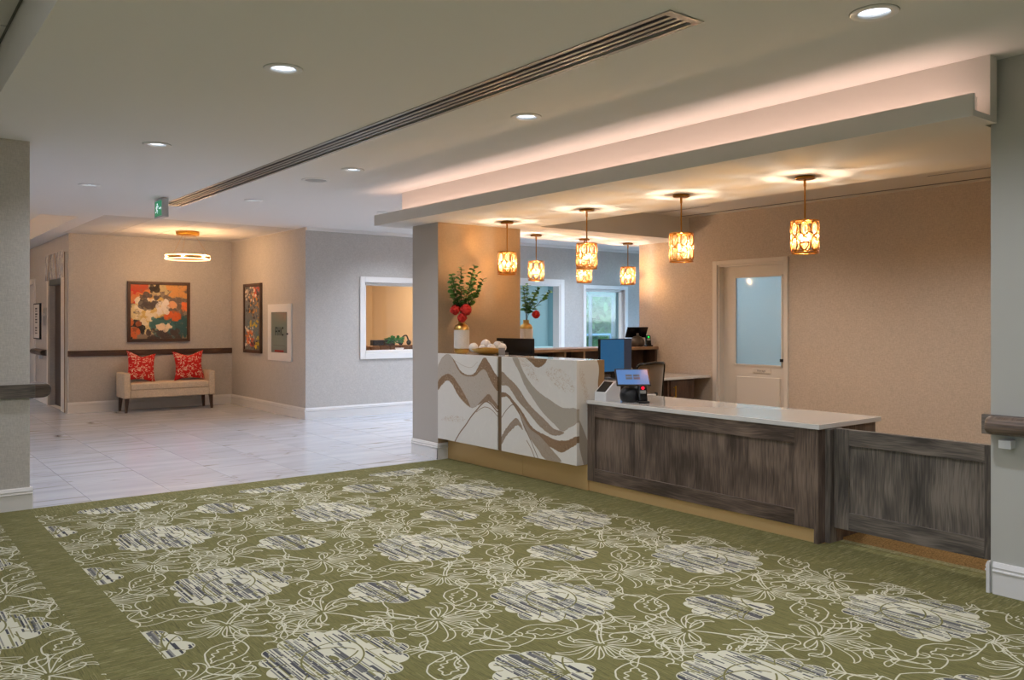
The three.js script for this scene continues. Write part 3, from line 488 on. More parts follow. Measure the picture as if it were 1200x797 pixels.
const low = thing('low_reception_desk', 'low dark stained desk front with one long recessed panel', 'desk', [0, 0, 0]);
const y0 = 0.09, y1 = 0.73, zl = -5.148, zr = -3.04;
part('stile', bx(4.82, 4.845, y0, y1, zl, zl + 0.085, 0.0015, 'v', 0.3), M.wood, low);
part('stile', bx(4.82, 4.845, y0, y1, zr - 0.14, zr, 0.0015, 'v', 0.7), M.wood, low);
part('rail', bx(4.82, 4.845, y1 - 0.105, y1, zl + 0.086, zr - 0.141, 0.0015, 'h', 0.2, 0.1), M.wood, low);
part('rail', bx(4.82, 4.845, y0, y0 + 0.105, zl + 0.086, zr - 0.141, 0.0015, 'h', 0.6, 0.4), M.wood, low);
{ // veneer leaves of the panel
  const cuts = [zl + 0.08, -4.62, -4.24, -3.88, -3.55, zr - 0.135];
  for (let i = 0; i < 5; i++) part('veneer_leaf', bx(4.836, 4.85, y0 + 0.1, y1 - 0.1, cuts[i], cuts[i + 1], 0, 'v', i * 0.37, i * 0.21), M.wood, low);
}
part('end_panel', bx(4.82, 5.52, 0, y1, zr, zr + 0.03, 0.0015, 'v', 0.4), M.wood, low);
part('carcass', merge([bx(4.85, 4.87, y0, y1, zl, zr), bx(5.0, 5.02, 0, y1, zl, zr)]), M.wood, low);
part('plinth', bx(4.838, 4.86, 0, y0 + 0.002, zl, zr, 0.001), M.brass, low).userData.label = 'brushed brass plinth';
const wt = solo('worktop', bx(4.808, 5.57, 0.73, 0.762, -5.147, -2.995, 0.003), M.quartz, 'white polished worktop on the low dark desk', 'worktop');

const gate = thing('swing_gate', 'dark stained swing gate with recessed panel between desk and wall', 'gate', [0, 0, 0]);
{
  const gx = 4.93, a = -2.965, b = -1.935, c0 = 0.1, c1 = 0.735, s = 0.1;
  part('stile', bx(gx, gx + 0.035, c0, c1, a, a + s, 0.0015, 'v', 0.15), M.woodGrey, gate); part('stile', bx(gx, gx + 0.035, c0, c1, b - s - 0.02, b, 0.0015, 'v', 0.55), M.woodGrey, gate);
  part('rail', bx(gx, gx + 0.035, c1 - s, c1, a + s + 0.001, b - s - 0.021, 0.0015, 'h', 0.3), M.woodGrey, gate); part('rail', bx(gx, gx + 0.035, c0, c0 + 0.11, a + s + 0.001, b - s - 0.021, 0.0015, 'h', 0.8), M.woodGrey, gate);
  part('panel', bx(gx + 0.014, gx + 0.026, c0 + 0.1, c1 - 0.09, a + s - 0.01, b - s - 0.01, 0, 'v', 0.9), M.woodGrey, gate);
  for (const y of [0.6, 0.22]) part('hinge', cyl(0.008, 0.008, 0.09, gx + 0.044, y, a + 0.012, 10), M.darkMetal, gate);
}
const gp = thing('gate_post', 'dark wooden gate post beside the desk end', 'post', [0, 0, 0]);
part('post', bx(4.90, 4.98, 0, 0.728, -3.01, -2.975, 0.002), M.woodGrey, gp);
part('stop_strip', bx(4.975, 5.05, 0, 0.728, -3.0, -2.972, 0.002), M.wood, gp);

// side counter toward the corridor
const sc = thing('side_counter', 'dark side counter with raised tan ledge behind the desk', 'counter', [0, 0, 0]);
part('ledge', bx(5.82, 8.24, 1.055, 1.09, -7.95, -7.45, 0.003, 'h'), M.woodTan, sc);
part('front_panel', bx(5.82, 8.24, 0, 1.055, -7.82, -7.78, 0, 'v'), M.woodBrown, sc);
for (const [x0, x1] of [[5.85, 6.62], [6.66, 6.92], [6.95, 7.6], [7.64, 8.2]]) part('cubby_back', bx(x0, x1, 0.78, 1.05, -7.70, -7.68), M.woodBrown, sc);
for (const x of [5.83, 6.62, 6.93, 7.62, 8.2]) part('divider', bx(x, x + 0.03, 0.76, 1.055, -7.78, -7.47), x === 6.93 || x === 6.62 ? M.woodTan : M.woodBrown, sc);
part('worktop', bx(5.82, 8.24, 0.73, 0.76, -7.47, -6.6, 0.003), M.quartz, sc);
part('side_panel', bx(7.5, 7.53, 0, 0.73, -7.45, -6.64), M.woodBrown, sc); part('side_panel', bx(5.84, 5.87, 0, 0.73, -7.45, -6.64), M.woodBrown, sc);
const cab = thing('base_cabinet', 'dark base cabinet with one door and a gold pull', 'cabinet', [0, 0, 0]);
part('body', bx(7.54, 8.0, 0.08, 0.728, -7.4, -6.66), M.woodBrown, cab);
const cd = part('door', bx(7.55, 7.96, 0.1, 0.715, -6.66, -6.64, 0.002), M.woodBrown, cab);
part('door_frame', merge([bx(7.55, 7.61, 0.1, 0.715, -6.641, -6.632), bx(7.90, 7.96, 0.1, 0.715, -6.641, -6.632), bx(7.61, 7.9, 0.655, 0.715, -6.641, -6.632), bx(7.61, 7.9, 0.1, 0.16, -6.641, -6.632)]), M.woodBrown, cd);
part('handle', merge([bx(7.60, 7.613, 0.5, 0.66, -6.612, -6.6, 0.004), bx(7.6, 7.613, 0.52, 0.53, -6.632, -6.605), bx(7.6, 7.613, 0.63, 0.64, -6.632, -6.605)]), std({ color: 0xd9a63a, roughness: 0.3, metalness: 0.9 }), cd).userData.label = 'gold bar pull';

// ------------------------------------------------------------------ ceiling fittings
const diff = thing('linear_diffuser', 'long slotted metal air diffuser set in the ceiling', 'air vent', [0, 0, 0]);
const alu = std({ color: 0xa8a49e, roughness: 0.4, metalness: 0.5 });
part('frame', merge([bx(2.795, 2.822, CE - 0.005, CE - 0.0005, -10.22, -2.46), bx(2.998, 3.025, CE - 0.005, CE - 0.0005, -10.22, -2.46), bx(2.822, 2.998, CE - 0.005, CE - 0.0005, -10.22, -10.19), bx(2.822, 2.998, CE - 0.005, CE - 0.0005, -2.51, -2.46)]), alu, diff);
part('throat', bx(2.816, 3.004, CE + 0.01, CE + 0.02, -10.199, -2.501), M.black, diff);
for (let i = 0; i < 3; i++) { const x = 2.866 + 0.044 * i; part('slat', bx(x - 0.011, x + 0.011, CE - 0.004, CE, -10.19, -2.51), alu, diff); }

function makeDownlight() {
  const t = thing('downlight', '', 'ceiling light', [0, CE, 0], 0, 'round recessed ceiling downlights');
  part('trim_ring', lathe([[0.068, -0.002], [0.07, -0.007], [0.1, -0.006], [0.104, 0], [0.07, 0.0005]], 32), M.white, t);
  part('reflector', lathe([[0.058, 0.055], [0.0695, 0.003]], 28), std({ color: 0xdedede, roughness: 0.3, metalness: 0.3, side: THREE.DoubleSide }), t);
  part('lens', new THREE.CircleGeometry(0.066, 28).rotateX(Math.PI / 2).translate(0, 0.012, 0), std({ color: 0xf0f4f8, emissive: 0xe8f2ff, emissiveIntensity: 2.6, roughness: 0.4 }), t);
  const l = new THREE.SpotLight(COL.down, LIGHT.down, 0, 1.25, 0.75, 2); l.position.y = -0.01; l.target.position.set(0, -1, 0); l.shadow.radius = 3; l.castShadow = true; l.name = 'lamp'; t.add(l); l.target.name = 'aim'; t.add(l.target);
  return t;
}
const dlp = [[1.81, -4.32, 'recessed downlight over the carpet left of the slotted vent'], [3.51, -4.34, 'recessed downlight between the slotted vent and light cove'], [1.82, -6.77, 'recessed downlight near the carpet end left of the vent'], [3.51, -6.82, 'recessed downlight right of the vent beside the round speaker'], [1.83, -9.2, 'recessed downlight over the stone floor left of the exit sign'], [3.52, -9.24, 'recessed downlight over the stone floor right of the exit sign'], [3.53, -1.93, 'recessed downlight by the near end of the light cove'],
  [1.81, -1.93, 0], [1.81, 0.5, 0], [3.52, 0.5, 0], [1.81, 2.9, 0], [3.52, 2.9, 0], [0.2, -9.2, 0], [5.2, -9.24, 0], [6.9, -9.24, 0], [8.6, -9.24, 0], [10.3, -9.24, 0], [6.4, -10.4, 0], [8.2, -10.4, 0], [10.2, -10.4, 0], [-0.45, -13.4, 0], [-0.45, -15.4, 0], [-0.45, -17.2, 0]];  // outer corridor row and hall row are unseen lamps added as fill
const dl0 = makeDownlight();
dlp.forEach(([x, z, lab], i) => { const o = i ? copyOf(dl0, [x, CE, z]) : dl0; o.position.set(x, CE, z); const sp = o.children.find((k) => k.isSpotLight); sp.target = o.children.find((k) => k.name === 'aim'); if (x > 5) { sp.intensity = LIGHT.corridor; sp.color.set(0xe6eeff); } o.userData.label = lab || 'unseen round downlight of the continued grid and its added fill rows'; });  // corridor lamps run brighter and cooler, in place of daylight
for (const z of [-1.6, -3.4, -5.2]) { const o = copyOf(dl0, [6.8, 2.72, z], 'unseen recessed downlight behind the desk, added to fill its wall'); const l = o.children.find((k) => k.isSpotLight); l.target = o.children.find((k) => k.name === 'aim'); l.color.set(0xfffaf4); l.intensity = LIGHT.recessFill; }  // unseen lamps added to fill the desk zone, prompted by its bright wall end
const spk = thing('ceiling_speaker', 'round white flush ceiling speaker grille', 'speaker', [3.48, CE, -7.53]);
part('bezel', lathe([[0.105, -0.001], [0.108, -0.008], [0.13, -0.007], [0.135, 0]], 32), M.white, spk);
part('grille', lathe([[0, -0.009], [0.06, -0.007], [0.107, -0.002]], 32), std({ color: 0xa9a8a6, roughness: 0.7 }), spk);

// exit sign
const ex = thing('exit_sign', 'green running figure exit sign hanging from the ceiling', 'exit sign', [2.66, 0, -9.72]);
const exTex = canvasTex(256, 256, (c, w, h) => {
  c.fillStyle = '#04734c'; c.fillRect(0, 0, w, h); c.fillStyle = '#e8f4ff'; c.strokeStyle = '#e8f4ff'; c.lineWidth = 15; c.lineCap = 'round'; c.lineJoin = 'round';
  c.beginPath(); c.arc(92, 50, 17, 0, 7); c.fill(); const L = (p) => { c.beginPath(); c.moveTo(...p[0]); p.slice(1).forEach((q) => c.lineTo(...q)); c.stroke(); };
  c.lineWidth = 24; L([[84, 82], [72, 136]]); c.lineWidth = 14; L([[86, 80], [114, 100], [128, 84]]); L([[82, 80], [54, 92], [46, 118]]); L([[74, 138], [104, 162], [98, 204]]); L([[70, 138], [58, 174], [28, 186]]);
  c.fillRect(150, 120, 62, 16); c.beginPath(); c.moveTo(206, 98); c.lineTo(240, 128); c.lineTo(206, 158); c.fill();
});
part('housing', bx(-0.035, 0.035, 2.565, 2.765, -0.15, 0.15, 0.004), std({ color: 0xb9babb, roughness: 0.5 }), ex);
part('legend', plateX(0.26, 0.165).translate(-0.0355, 2.665, 0), std({ map: exTex, emissive: 0xffffff, emissiveMap: exTex, emissiveIntensity: 0.8, roughness: 0.4 }), ex).userData.label = 'green lit face with white running figure and arrow';
part('mount', bx(-0.025, 0.025, 2.76, CE, -0.06, 0.06), M.white, ex);

// cove lamp
const cv = thing('cove_light_strip', 'pink warm light strip lying in the ceiling cove', 'light strip', [0, 0, 0]);
part('strip', bx(4.43, 4.445, LC + 0.03, LC + 0.042, -7.9, -1.9), std({ color: 0xffe2d2, emissive: 0xffd2b8, emissiveIntensity: 2.5 }), cv);
part('end_bracket', merge([bx(4.40, 4.404, LC + 0.03, 2.545, -1.885, -1.88), bx(4.42, 4.424, LC + 0.03, 2.545, -1.885, -1.88)]), M.white, cv);
{ const l = new THREE.RectAreaLight(COL.cove, LIGHT.cove, 5.9, 0.03); l.rotation.set(Math.PI / 2, 0, Math.PI / 2); l.position.set(4.45, LC + 0.05, -4.9); l.name = 'lamp'; cv.add(l); }

// pendants
const crystal = phy({ color: 0xfff0d8, transmission: 0.95, thickness: 0, roughness: 0.14, ior: 1.5 });
const bulbMat = std({ color: 0xffe0b0, emissive: 0xffc070, emissiveIntensity: 14 });
const crystalG = (() => { const g = new THREE.IcosahedronGeometry(1, 1); g.scale(0.024, 0.042, 0.008); g.computeVertexNormals(); return g; })();
const rimG = new THREE.TorusGeometry(1, 0.13, 6, 24).scale(0.028, 0.047, 0.028);
function makePendant() {
  const t = thing('pendant_lamp', '', 'pendant lamp', [0, LC, 0], 0, 'gold pendant lamps with crystal drums');
  part('canopy', lathe([[0, 0], [0.066, 0], [0.066, -0.018], [0.06, -0.022], [0, -0.022]], 28), M.gold, t);
  part('rod', merge([cyl(0.006, 0.006, 0.29, 0, -0.165, 0, 10), cyl(0.009, 0.009, 0.05, 0, -0.045, 0, 10)]), M.gold, t);
  const R = 0.093, yt = -0.315, yb = -0.54;
  part('top_ring_light_stop', merge([new THREE.TorusGeometry(R, 0.005, 8, 36).rotateX(Math.PI / 2).translate(0, yt, 0), bx(-R, R, yt - 0.003, yt + 0.003, -0.006, 0.006), bx(-0.006, 0.006, yt - 0.003, yt + 0.003, -R, R), cyl(0.016, 0.016, 0.02, 0, yt, 0, 14), cyl(0.042, 0.042, 0.003, 0, yt, 0, 24)]), M.gold, t);  // thin centre disc is added to hold back light on the ceiling
  part('bottom_ring', merge([new THREE.TorusGeometry(R, 0.005, 8, 36).rotateX(Math.PI / 2).translate(0, yb, 0), new THREE.TorusGeometry(R, 0.004, 6, 36).rotateX(Math.PI / 2).translate(0, yb + 0.012, 0)]), M.gold, t);
  const rims = [];
  for (let k = 0; k < 8; k++) for (const [row, off] of [[0, 0], [1, 0]]) {
    const a = (k + off + 0.25) / 8 * Math.PI * 2, y = row ? yb + 0.064 : yt - 0.056;
    const cm = part('crystal', crystalG, crystal, t); cm.position.set(Math.sin(a) * R, y, Math.cos(a) * R); cm.rotation.y = a;
    rims.push(rimG.clone().rotateY(a).translate(Math.sin(a) * R, y, Math.cos(a) * R));
  }
  for (let k = 0; k < 8; k++) { const a = (k + 0.75) / 8 * Math.PI * 2; const cm = part('crystal', crystalG, crystal, t); cm.scale.set(0.62, 0.62, 0.8); cm.position.set(Math.sin(a) * R, (yt + yb) / 2, Math.cos(a) * R); cm.rotation.y = a; rims.push(rimG.clone().scale(0.64, 0.64, 0.64).rotateY(a).translate(Math.sin(a) * R, (yt + yb) / 2, Math.cos(a) * R)); }
  part('lattice', merge(rims), M.gold, t);
  for (let k = 0; k < 3; k++) { const a = k / 3 * Math.PI * 2; part('bulb', lathe([[0, -0.03], [0.011, -0.022], [0.013, -0.006], [0.007, 0.018], [0.001, 0.034], [0, 0.034]], 12).translate(Math.sin(a) * 0.03, -0.43, Math.cos(a) * 0.03), bulbMat, t); }
  part('lamp_holder', merge([cyl(0.006, 0.006, 0.1, 0, -0.37, 0, 8), cyl(0.035, 0.04, 0.012, 0, -0.465, 0, 14)]), M.gold, t);
  const l = new THREE.PointLight(COL.pendant, LIGHT.pendant); l.position.y = -0.43; l.shadow.radius = 1.2; l.castShadow = true; l.name = 'lamp'; t.add(l);
  return t;
}
const pd0 = makePendant();
[[5.245, -6.8, 'gold crystal pendant hanging in front of the papered column'], [5.235, -5.6, 'gold crystal pendant over the bar, overlapping another pendant behind'], [5.235, -4.49, 'gold crystal pendant over the low desk, left of the door'], [5.265, -3.39, 'gold crystal pendant over the low desk, nearest the gate'], [6.31, -7.62, 'gold crystal pendant behind the column near the second vase'], [7.10, -7.64, 'gold crystal pendant over the side counter, middle one'], [7.93, -7.7, 'gold crystal pendant over the side counter by the tan wall']]
  .forEach(([x, z, lab], i) => { const o = i ? copyOf(pd0, [x, LC, z]) : pd0; o.position.set(x, LC, z); o.rotation.y = i * 0.37; o.userData.label = lab; });

// ring pendant in the alcove
const rp = thing('ring_pendant', 'glowing gold ring pendant hung by three wires in the alcove', 'pendant lamp', [3.95, 0, -13.05]);
part('canopy', lathe([[0, CE], [0.165, CE], [0.17, CE - 0.03], [0.16, CE - 0.06], [0, CE - 0.06]], 32), std({ color: 0xc08a30, roughness: 0.35, metalness: 0.8 }), rp);
const ringGlow = std({ color: 0xffe8cc, emissive: 0xffcf98, emissiveIntensity: 1.8 });
part('ring_band', lathe([[0.30, 2.368], [0.325, 2.368], [0.325, 2.402], [0.30, 2.402], [0.30, 2.368]], 48), M.goldPale, rp);
part('upper_glow', new THREE.TorusGeometry(0.314, 0.0105, 8, 48).rotateX(Math.PI / 2).translate(0, 2.411, 0), ringGlow, rp);
part('lower_glow', new THREE.TorusGeometry(0.314, 0.0105, 8, 48).rotateX(Math.PI / 2).translate(0, 2.359, 0), ringGlow, rp);
for (let k = 0; k < 3; k++) { const a = k / 3 * 6.283 + 0.5; part('wire', tube([[Math.cos(a) * 0.1, CE - 0.05, Math.sin(a) * 0.1], [Math.cos(a) * 0.312, 2.4, Math.sin(a) * 0.312]], 0.0022, 2, 5), M.goldPale, rp); }
for (let k = 0; k < 6; k++) { const a = k / 6 * 6.283; const l = new THREE.PointLight(COL.ring, LIGHT.ring); l.position.set(Math.cos(a) * 0.345, 2.385, Math.sin(a) * 0.345); l.castShadow = true; l.name = 'lamp'; rp.add(l); }

// panel lamps in the rooms beyond, and the hall tray
function panelLamp(x, y, z, w, d, col, power, label) { const t = thing('ceiling_panel_light', label, 'ceiling light', [x, y, z]); part('frame', merge([bx(-w / 2 - 0.02, -w / 2, -0.01, 0.012, -d / 2, d / 2), bx(w / 2, w / 2 + 0.02, -0.01, 0.012, -d / 2, d / 2), bx(-w / 2, w / 2, -0.01, 0.012, -d / 2 - 0.02, -d / 2), bx(-w / 2, w / 2, -0.01, 0.012, d / 2, d / 2 + 0.02)]), M.white, t); part('diffuser', bx(-w / 2, w / 2, -0.004, 0.01, -d / 2, d / 2), std({ color: 0xffffff, emissive: col, emissiveIntensity: 1.5 }), t); const l = new THREE.RectAreaLight(col, power, w, d); l.rotation.x = -Math.PI / 2; l.position.y = -0.012; l.name = 'lamp'; t.add(l); return t; }
panelLamp(6.8, 2.688, -13.0, 0.6, 0.6, 0xffe2c0, LIGHT.room, 'square warm panel light in the cream side room');
panelLamp(9.3, 2.588, -6.05, 0.6, 0.9, 0xeaf4ff, LIGHT.store, 'white panel light in the store room');
for (const [x, w] of [[10.2, 'added square panel light brightening the blue room by its doorway'], [13.0, 'added square panel light brightening the blue room by the outside window']]) panelLamp(x, 2.738, -13.2, 0.9, 0.9, 0xf2f8ff, LIGHT.blue, w);  // panels added to brighten the blue room
for (const [x, z] of [[-1.78, -3.5], [-1.78, -1.1], [-1.78, 1.4]]) panelLamp(x, 3.04, z, 1.1, 0.5, 0xf4f7ff, LIGHT.trofferFill, 'unseen panel light added as fill in the raised grid ceiling').userData.group = 'added fill panels in the raised grid ceiling';  // added out of view as cool fill for the near lobby
const tl = thing('tray_light_strip', 'warm light strip along the raised hall ceiling tray', 'light strip', [0, 0, 0]);
part('strip', bx(0.255, 0.27, CE + 0.085, CE + 0.095, -18, -12.3), std({ color: 0xffe2c2, emissive: 0xffc88f, emissiveIntensity: 2 }), tl);
part('ledge', bx(0.2, 0.28, CE + 0.07, CE + 0.085, -18.1, -12.2), M.ceil, tl);
{ const l = new THREE.RectAreaLight(0xffc890, LIGHT.tray, 5.6, 0.03); l.rotation.set(Math.PI / 2, 0, Math.PI / 2); l.position.set(0.262, CE + 0.1, -15.1); l.name = 'lamp'; tl.add(l); }

// ------------------------------------------------------------------ alcove: bench, cushions, pictures
const benchFab = std({ map: linen([212, 197, 176], 0.2), bumpMap: linenBump, bumpScale: 0.001, roughness: 0.9 });
const bench = thing('upholstered_bench', 'beige upholstered bench with two low arms and dark tapered legs', 'bench', [3.93, 0, -14.08]);
part('seat_cushion', bx(-0.6, 0.6, 0.345, 0.455, -0.24, 0.245, 0.025), benchFab, bench);
part('apron', bx(-0.6, 0.6, 0.225, 0.345, -0.24, 0.24, 0.01), benchFab, bench);
for (const s of [-1, 1]) part('arm', bx(s * 0.6, s * 0.7, 0.222, 0.615, -0.25, 0.25, 0.022), benchFab, bench);
for (const sx of [-1, 1]) for (const sz of [-1, 1]) {
  const g = new THREE.CylinderGeometry(0.038, 0.023, 0.225, 4).rotateY(Math.PI / 4); const p = g.attributes.position; for (let i = 0; i < p.count; i++) if (p.getY(i) < 0) p.setX(i, p.getX(i) + sx * 0.015);
  g.computeVertexNormals(); part('leg', toCreasedNormals(g.translate(sx * 0.64, 0.1125, sz * 0.2), 0.5), M.woodBrown, bench);
}
const cushTex = canvasTex(512, 512, (c, w, h) => {
  c.fillStyle = '#c4161c'; c.fillRect(0, 0, w, h); let s = 31; const r = () => { s = (s * 1664525 + 1013904223) >>> 0; return s / 4294967296; };
  for (let i = 0; i < 150; i++) { const x = r() * w, y = r() * h, a = r() * 6.28, l = 14 + 24 * r(); c.save(); c.translate(x, y); c.rotate(a); c.fillStyle = r() < 0.85 ? '#eadcc6' : '#d98f7e'; c.beginPath(); c.moveTo(-l, 0); c.quadraticCurveTo(0, -l * 0.55, l, 0); c.quadraticCurveTo(0, l * 0.45, -l, 0); c.fill(); c.strokeStyle = '#c4161c'; c.lineWidth = 2.5; c.beginPath(); c.moveTo(-l * 0.8, 0); c.lineTo(l * 0.8, 0); c.stroke(); c.restore(); }
  c.strokeStyle = '#eadcc6'; c.lineWidth = 4; for (let i = 0; i < 40; i++) { c.beginPath(); c.arc(r() * w, r() * h, 12 + 20 * r(), r() * 6, r() * 6 + 1.6); c.stroke(); }
});
const cushMat = std({ map: cushTex, roughness: 0.85, bumpMap: linenBump, bumpScale: 0.0006 });
const pillowG = (() => {
  const N = 22, S = 0.245, gs = [];
  for (const side of [1, -1]) {
    const g = new THREE.PlaneGeometry(2, 2, N, N), p = g.attributes.position;
    for (let i = 0; i < p.count; i++) {
      const u = p.getX(i), v = p.getY(i), e = (1 - u * u) * (1 - v * v), pin = 1 - 0.17 * (1 - Math.pow(Math.abs(v), 2)) * Math.abs(u), pinv = 1 - 0.17 * (1 - Math.pow(Math.abs(u), 2)) * Math.abs(v);
      const dent = v > 0 ? 0.09 * v * Math.exp(-u * u * 5) : 0;
      p.setXYZ(i, u * S * pin, (v * pinv - dent * 1.8) * S, side * 0.085 * Math.pow(Math.max(0, e), 0.45));
    }
    if (side < 0) { const ix = g.index.array; for (let i = 0; i < ix.length; i += 3) { const t = ix[i]; ix[i] = ix[i + 1]; ix[i + 1] = t; } }
    g.computeVertexNormals(); gs.push(g);
  }
  return merge(gs);
})();
for (const [x, z, ry, rx, rz, lab] of [[3.56, -14.14, 0.25, -0.25, -0.14, 'red cushion with cream leaf print, leaning askew against the bench arm by the lift hall'], [4.30, -14.15, -0.12, -0.2, 0.03, 'red cushion with cream leaf print, by the bench arm nearest the corner']]) {
  const m = solo('cushion', pillowG, cushMat, lab, 'cushion', 'red patterned cushions on the bench'); m.position.set(x, 0.695, z); m.rotation.set(rx, ry, rz, 'YXZ');
}
solo('chair_rail', bx(2.555, 5.1, 0.872, 0.962, -14.4, -14.378, 0.004, 'h'), M.woodBrown, 'flat dark brown wall guard rail behind the bench', 'rail');

function abstract(c, w, h, set, sd) {
  let s = sd; const r = () => { s = (s * 1664525 + 1013904223) >>> 0; return s / 4294967296; };
  for (const [col, x, y, rx, ry, n] of set) for (let i = 0; i < n * 2.4; i++) {
    c.fillStyle = col; c.globalAlpha = 0.55 + 0.45 * r(); c.save(); c.translate((x + (r() - 0.5) * rx) * w, (y + (r() - 0.5) * ry) * h); c.rotate(r() * 3.1); c.beginPath();
    const a = (0.022 + 0.05 * r()) * w, b = a * (0.5 + 0.6 * r()); for (let k = 0; k < 9; k++) { const t = k / 9 * 6.283, q = 0.75 + 0.4 * r(); c.lineTo(Math.cos(t) * a * q, Math.sin(t) * b * q); } c.fill(); c.restore();
  }
  c.globalAlpha = 0.2; for (let i = 0; i < 500; i++) { c.strokeStyle = r() < 0.5 ? '#e8dcc0' : '#3a3430'; c.lineWidth = 1 + 2 * r(); const x = r() * w, y = r() * h, a = r() * 6; c.beginPath(); c.moveTo(x, y); c.lineTo(x + 22 * Math.cos(a), y + 22 * Math.sin(a)); c.stroke(); } c.globalAlpha = 1;
}
const art1 = canvasTex(640, 640, (c, w, h) => {
  c.fillStyle = '#8f7f6c'; c.fillRect(0, 0, w, h);
  abstract(c, w, h, [['#6d5f55', 0.72, 0.35, 0.6, 0.6, 40], ['#c8502a', 0.12, 0.14, 0.34, 0.36, 26], ['#d23a26', 0.08, 0.22, 0.2, 0.25, 12], ['#d98a4a', 0.2, 0.3, 0.4, 0.3, 14], ['#c9b483', 0.55, 0.08, 0.4, 0.2, 16], ['#d99a55', 0.82, 0.13, 0.3, 0.22, 14], ['#e2cf98', 0.25, 0.62, 0.5, 0.5, 46], ['#d9b96c', 0.4, 0.45, 0.4, 0.4, 26], ['#eee0c4', 0.3, 0.5, 0.4, 0.5, 20], ['#4f4744', 0.32, 0.3, 0.3, 0.25, 12], ['#2f5a5c', 0.72, 0.78, 0.55, 0.36, 34], ['#3f6f6c', 0.55, 0.72, 0.4, 0.2, 16], ['#4b3f3c', 0.6, 0.92, 0.6, 0.2, 20], ['#e0672f', 0.72, 0.58, 0.22, 0.12, 9], ['#f07a3c', 0.95, 0.42, 0.12, 0.14, 6], ['#e8a878', 0.74, 0.37, 0.1, 0.1, 4], ['#efe6dc', 0.55, 0.42, 0.16, 0.25, 7], ['#1e1d1f', 0.12, 0.78, 0.22, 0.16, 6], ['#1e1d1f', 0.05, 0.94, 0.14, 0.12, 5], ['#2a2118', 0.42, 0.08, 0.14, 0.12, 5], ['#f0d8b8', 0.58, 0.78, 0.2, 0.08, 4], ['#d46a34', 0.07, 0.8, 0.16, 0.3, 6]], 4);
});
const art2 = canvasTex(256, 512, (c, w, h) => {
  c.fillStyle = '#6a6f72'; c.fillRect(0, 0, w, h);
  abstract(c, w, h, [['#5f6d74', 0.4, 0.45, 0.8, 0.4, 34], ['#d98a2a', 0.6, 0.3, 0.6, 0.4, 14], ['#d84a30', 0.8, 0.08, 0.4, 0.16, 10], ['#e8d8c4', 0.4, 0.12, 0.7, 0.24, 12], ['#2a2730', 0.5, 0.25, 0.8, 0.5, 16], ['#4f7480', 0.55, 0.68, 0.7, 0.26, 20], ['#cfae2a', 0.6, 0.58, 0.6, 0.1, 8], ['#e07a3a', 0.3, 0.8, 0.5, 0.2, 14], ['#f0e2d0', 0.3, 0.78, 0.6, 0.3, 10], ['#c22f2a', 0.5, 0.88, 0.6, 0.14, 8], ['#1f2024', 0.7, 0.92, 0.6, 0.12, 8], ['#d8c02a', 0.85, 0.88, 0.3, 0.2, 6]], 12);
});
const p1 = thing('framed_painting', 'large square abstract painting in orange, cream and teal above the bench', 'painting', [3.9, 1.575, -14.4]);
part('canvas_print', new THREE.PlaneGeometry(0.9, 0.9).translate(0, 0, 0.022), std({ map: art1, roughness: 0.6 }), p1);
for (const [a, b, c, d] of [[-0.49, -0.44, -0.49, 0.49], [0.44, 0.49, -0.49, 0.49]]) part('frame_side', bx(a, b, c, d, 0, 0.04, 0.005), M.woodBrown, p1);
for (const [c, d] of [[-0.49, -0.44], [0.44, 0.49]]) part('frame_side', bx(-0.44, 0.44, c, d, 0, 0.04, 0.005, 'h'), M.woodBrown, p1);
part('backing', bx(-0.45, 0.45, -0.45, 0.45, 0.002, 0.02), M.woodBrown, p1);
const p2 = thing('framed_painting', 'tall narrow abstract painting in grey, orange and red beside the wall cabinet', 'painting', [5.1, 1.47, -13.38]);
part('canvas_print', new THREE.PlaneGeometry(0.66, 1.03).rotateY(-Math.PI / 2).translate(-0.022, 0, 0), std({ map: art2, roughness: 0.6 }), p2);
for (const s of [-1, 1]) part('frame_side', bx(-0.04, 0, -0.565, 0.565, Math.min(s * 0.33, s * 0.38), Math.max(s * 0.33, s * 0.38), 0.005), M.woodBrown, p2);
for (const s of [-1, 1]) part('frame_side', bx(-0.04, 0, Math.min(s * 0.515, s * 0.565), Math.max(s * 0.515, s * 0.565), -0.33, 0.33, 0.005), M.woodBrown, p2);
part('backing', bx(-0.02, -0.002, -0.52, 0.52, -0.34, 0.34), M.woodBrown, p2);
const fh = thing('fire_hose_cabinet', 'white wall cabinet with a grey glass door lettered in black', 'cabinet', [5.1, 1.25, -12.29]);
const fhTex = canvasTex(256, 256, (c, w, h) => { c.fillStyle = '#7f8a82'; c.fillRect(0, 0, w, h); c.fillStyle = '#22282a'; c.font = 'bold 76px sans-serif'; c.textAlign = 'center'; c.fillText('FHC', w / 2, 148); c.fillStyle = '#6d7570'; c.fillRect(30, 212, 190, 4); c.fillStyle = '#9a3b34'; c.fillRect(50, 244, 150, 12); });
part('surround', merge([bx(-0.02, 0, -0.435, 0.435, -0.45, -0.32, 0.004), bx(-0.02, 0, -0.435, 0.435, 0.30, 0.45, 0.004), bx(-0.02, 0, 0.31, 0.435, -0.32, 0.30, 0.004), bx(-0.02, 0, -0.435, -0.31, -0.32, 0.30, 0.004)]), M.white, fh);
part('glass_door', bx(-0.012, -0.002, -0.31, 0.31, -0.32, 0.30), phy({ color: 0x7f8a82, roughness: 0.15, clearcoat: 0.6 }), fh);
part('lettering', plateX(0.6, 0.6).translate(-0.0125, 0, -0.01), phy({ map: fhTex, roughness: 0.15, clearcoat: 0.6 }), fh);
part('knob', new THREE.SphereGeometry(0.016, 12, 8).translate(-0.03, -0.02, 0.335), M.black, fh);

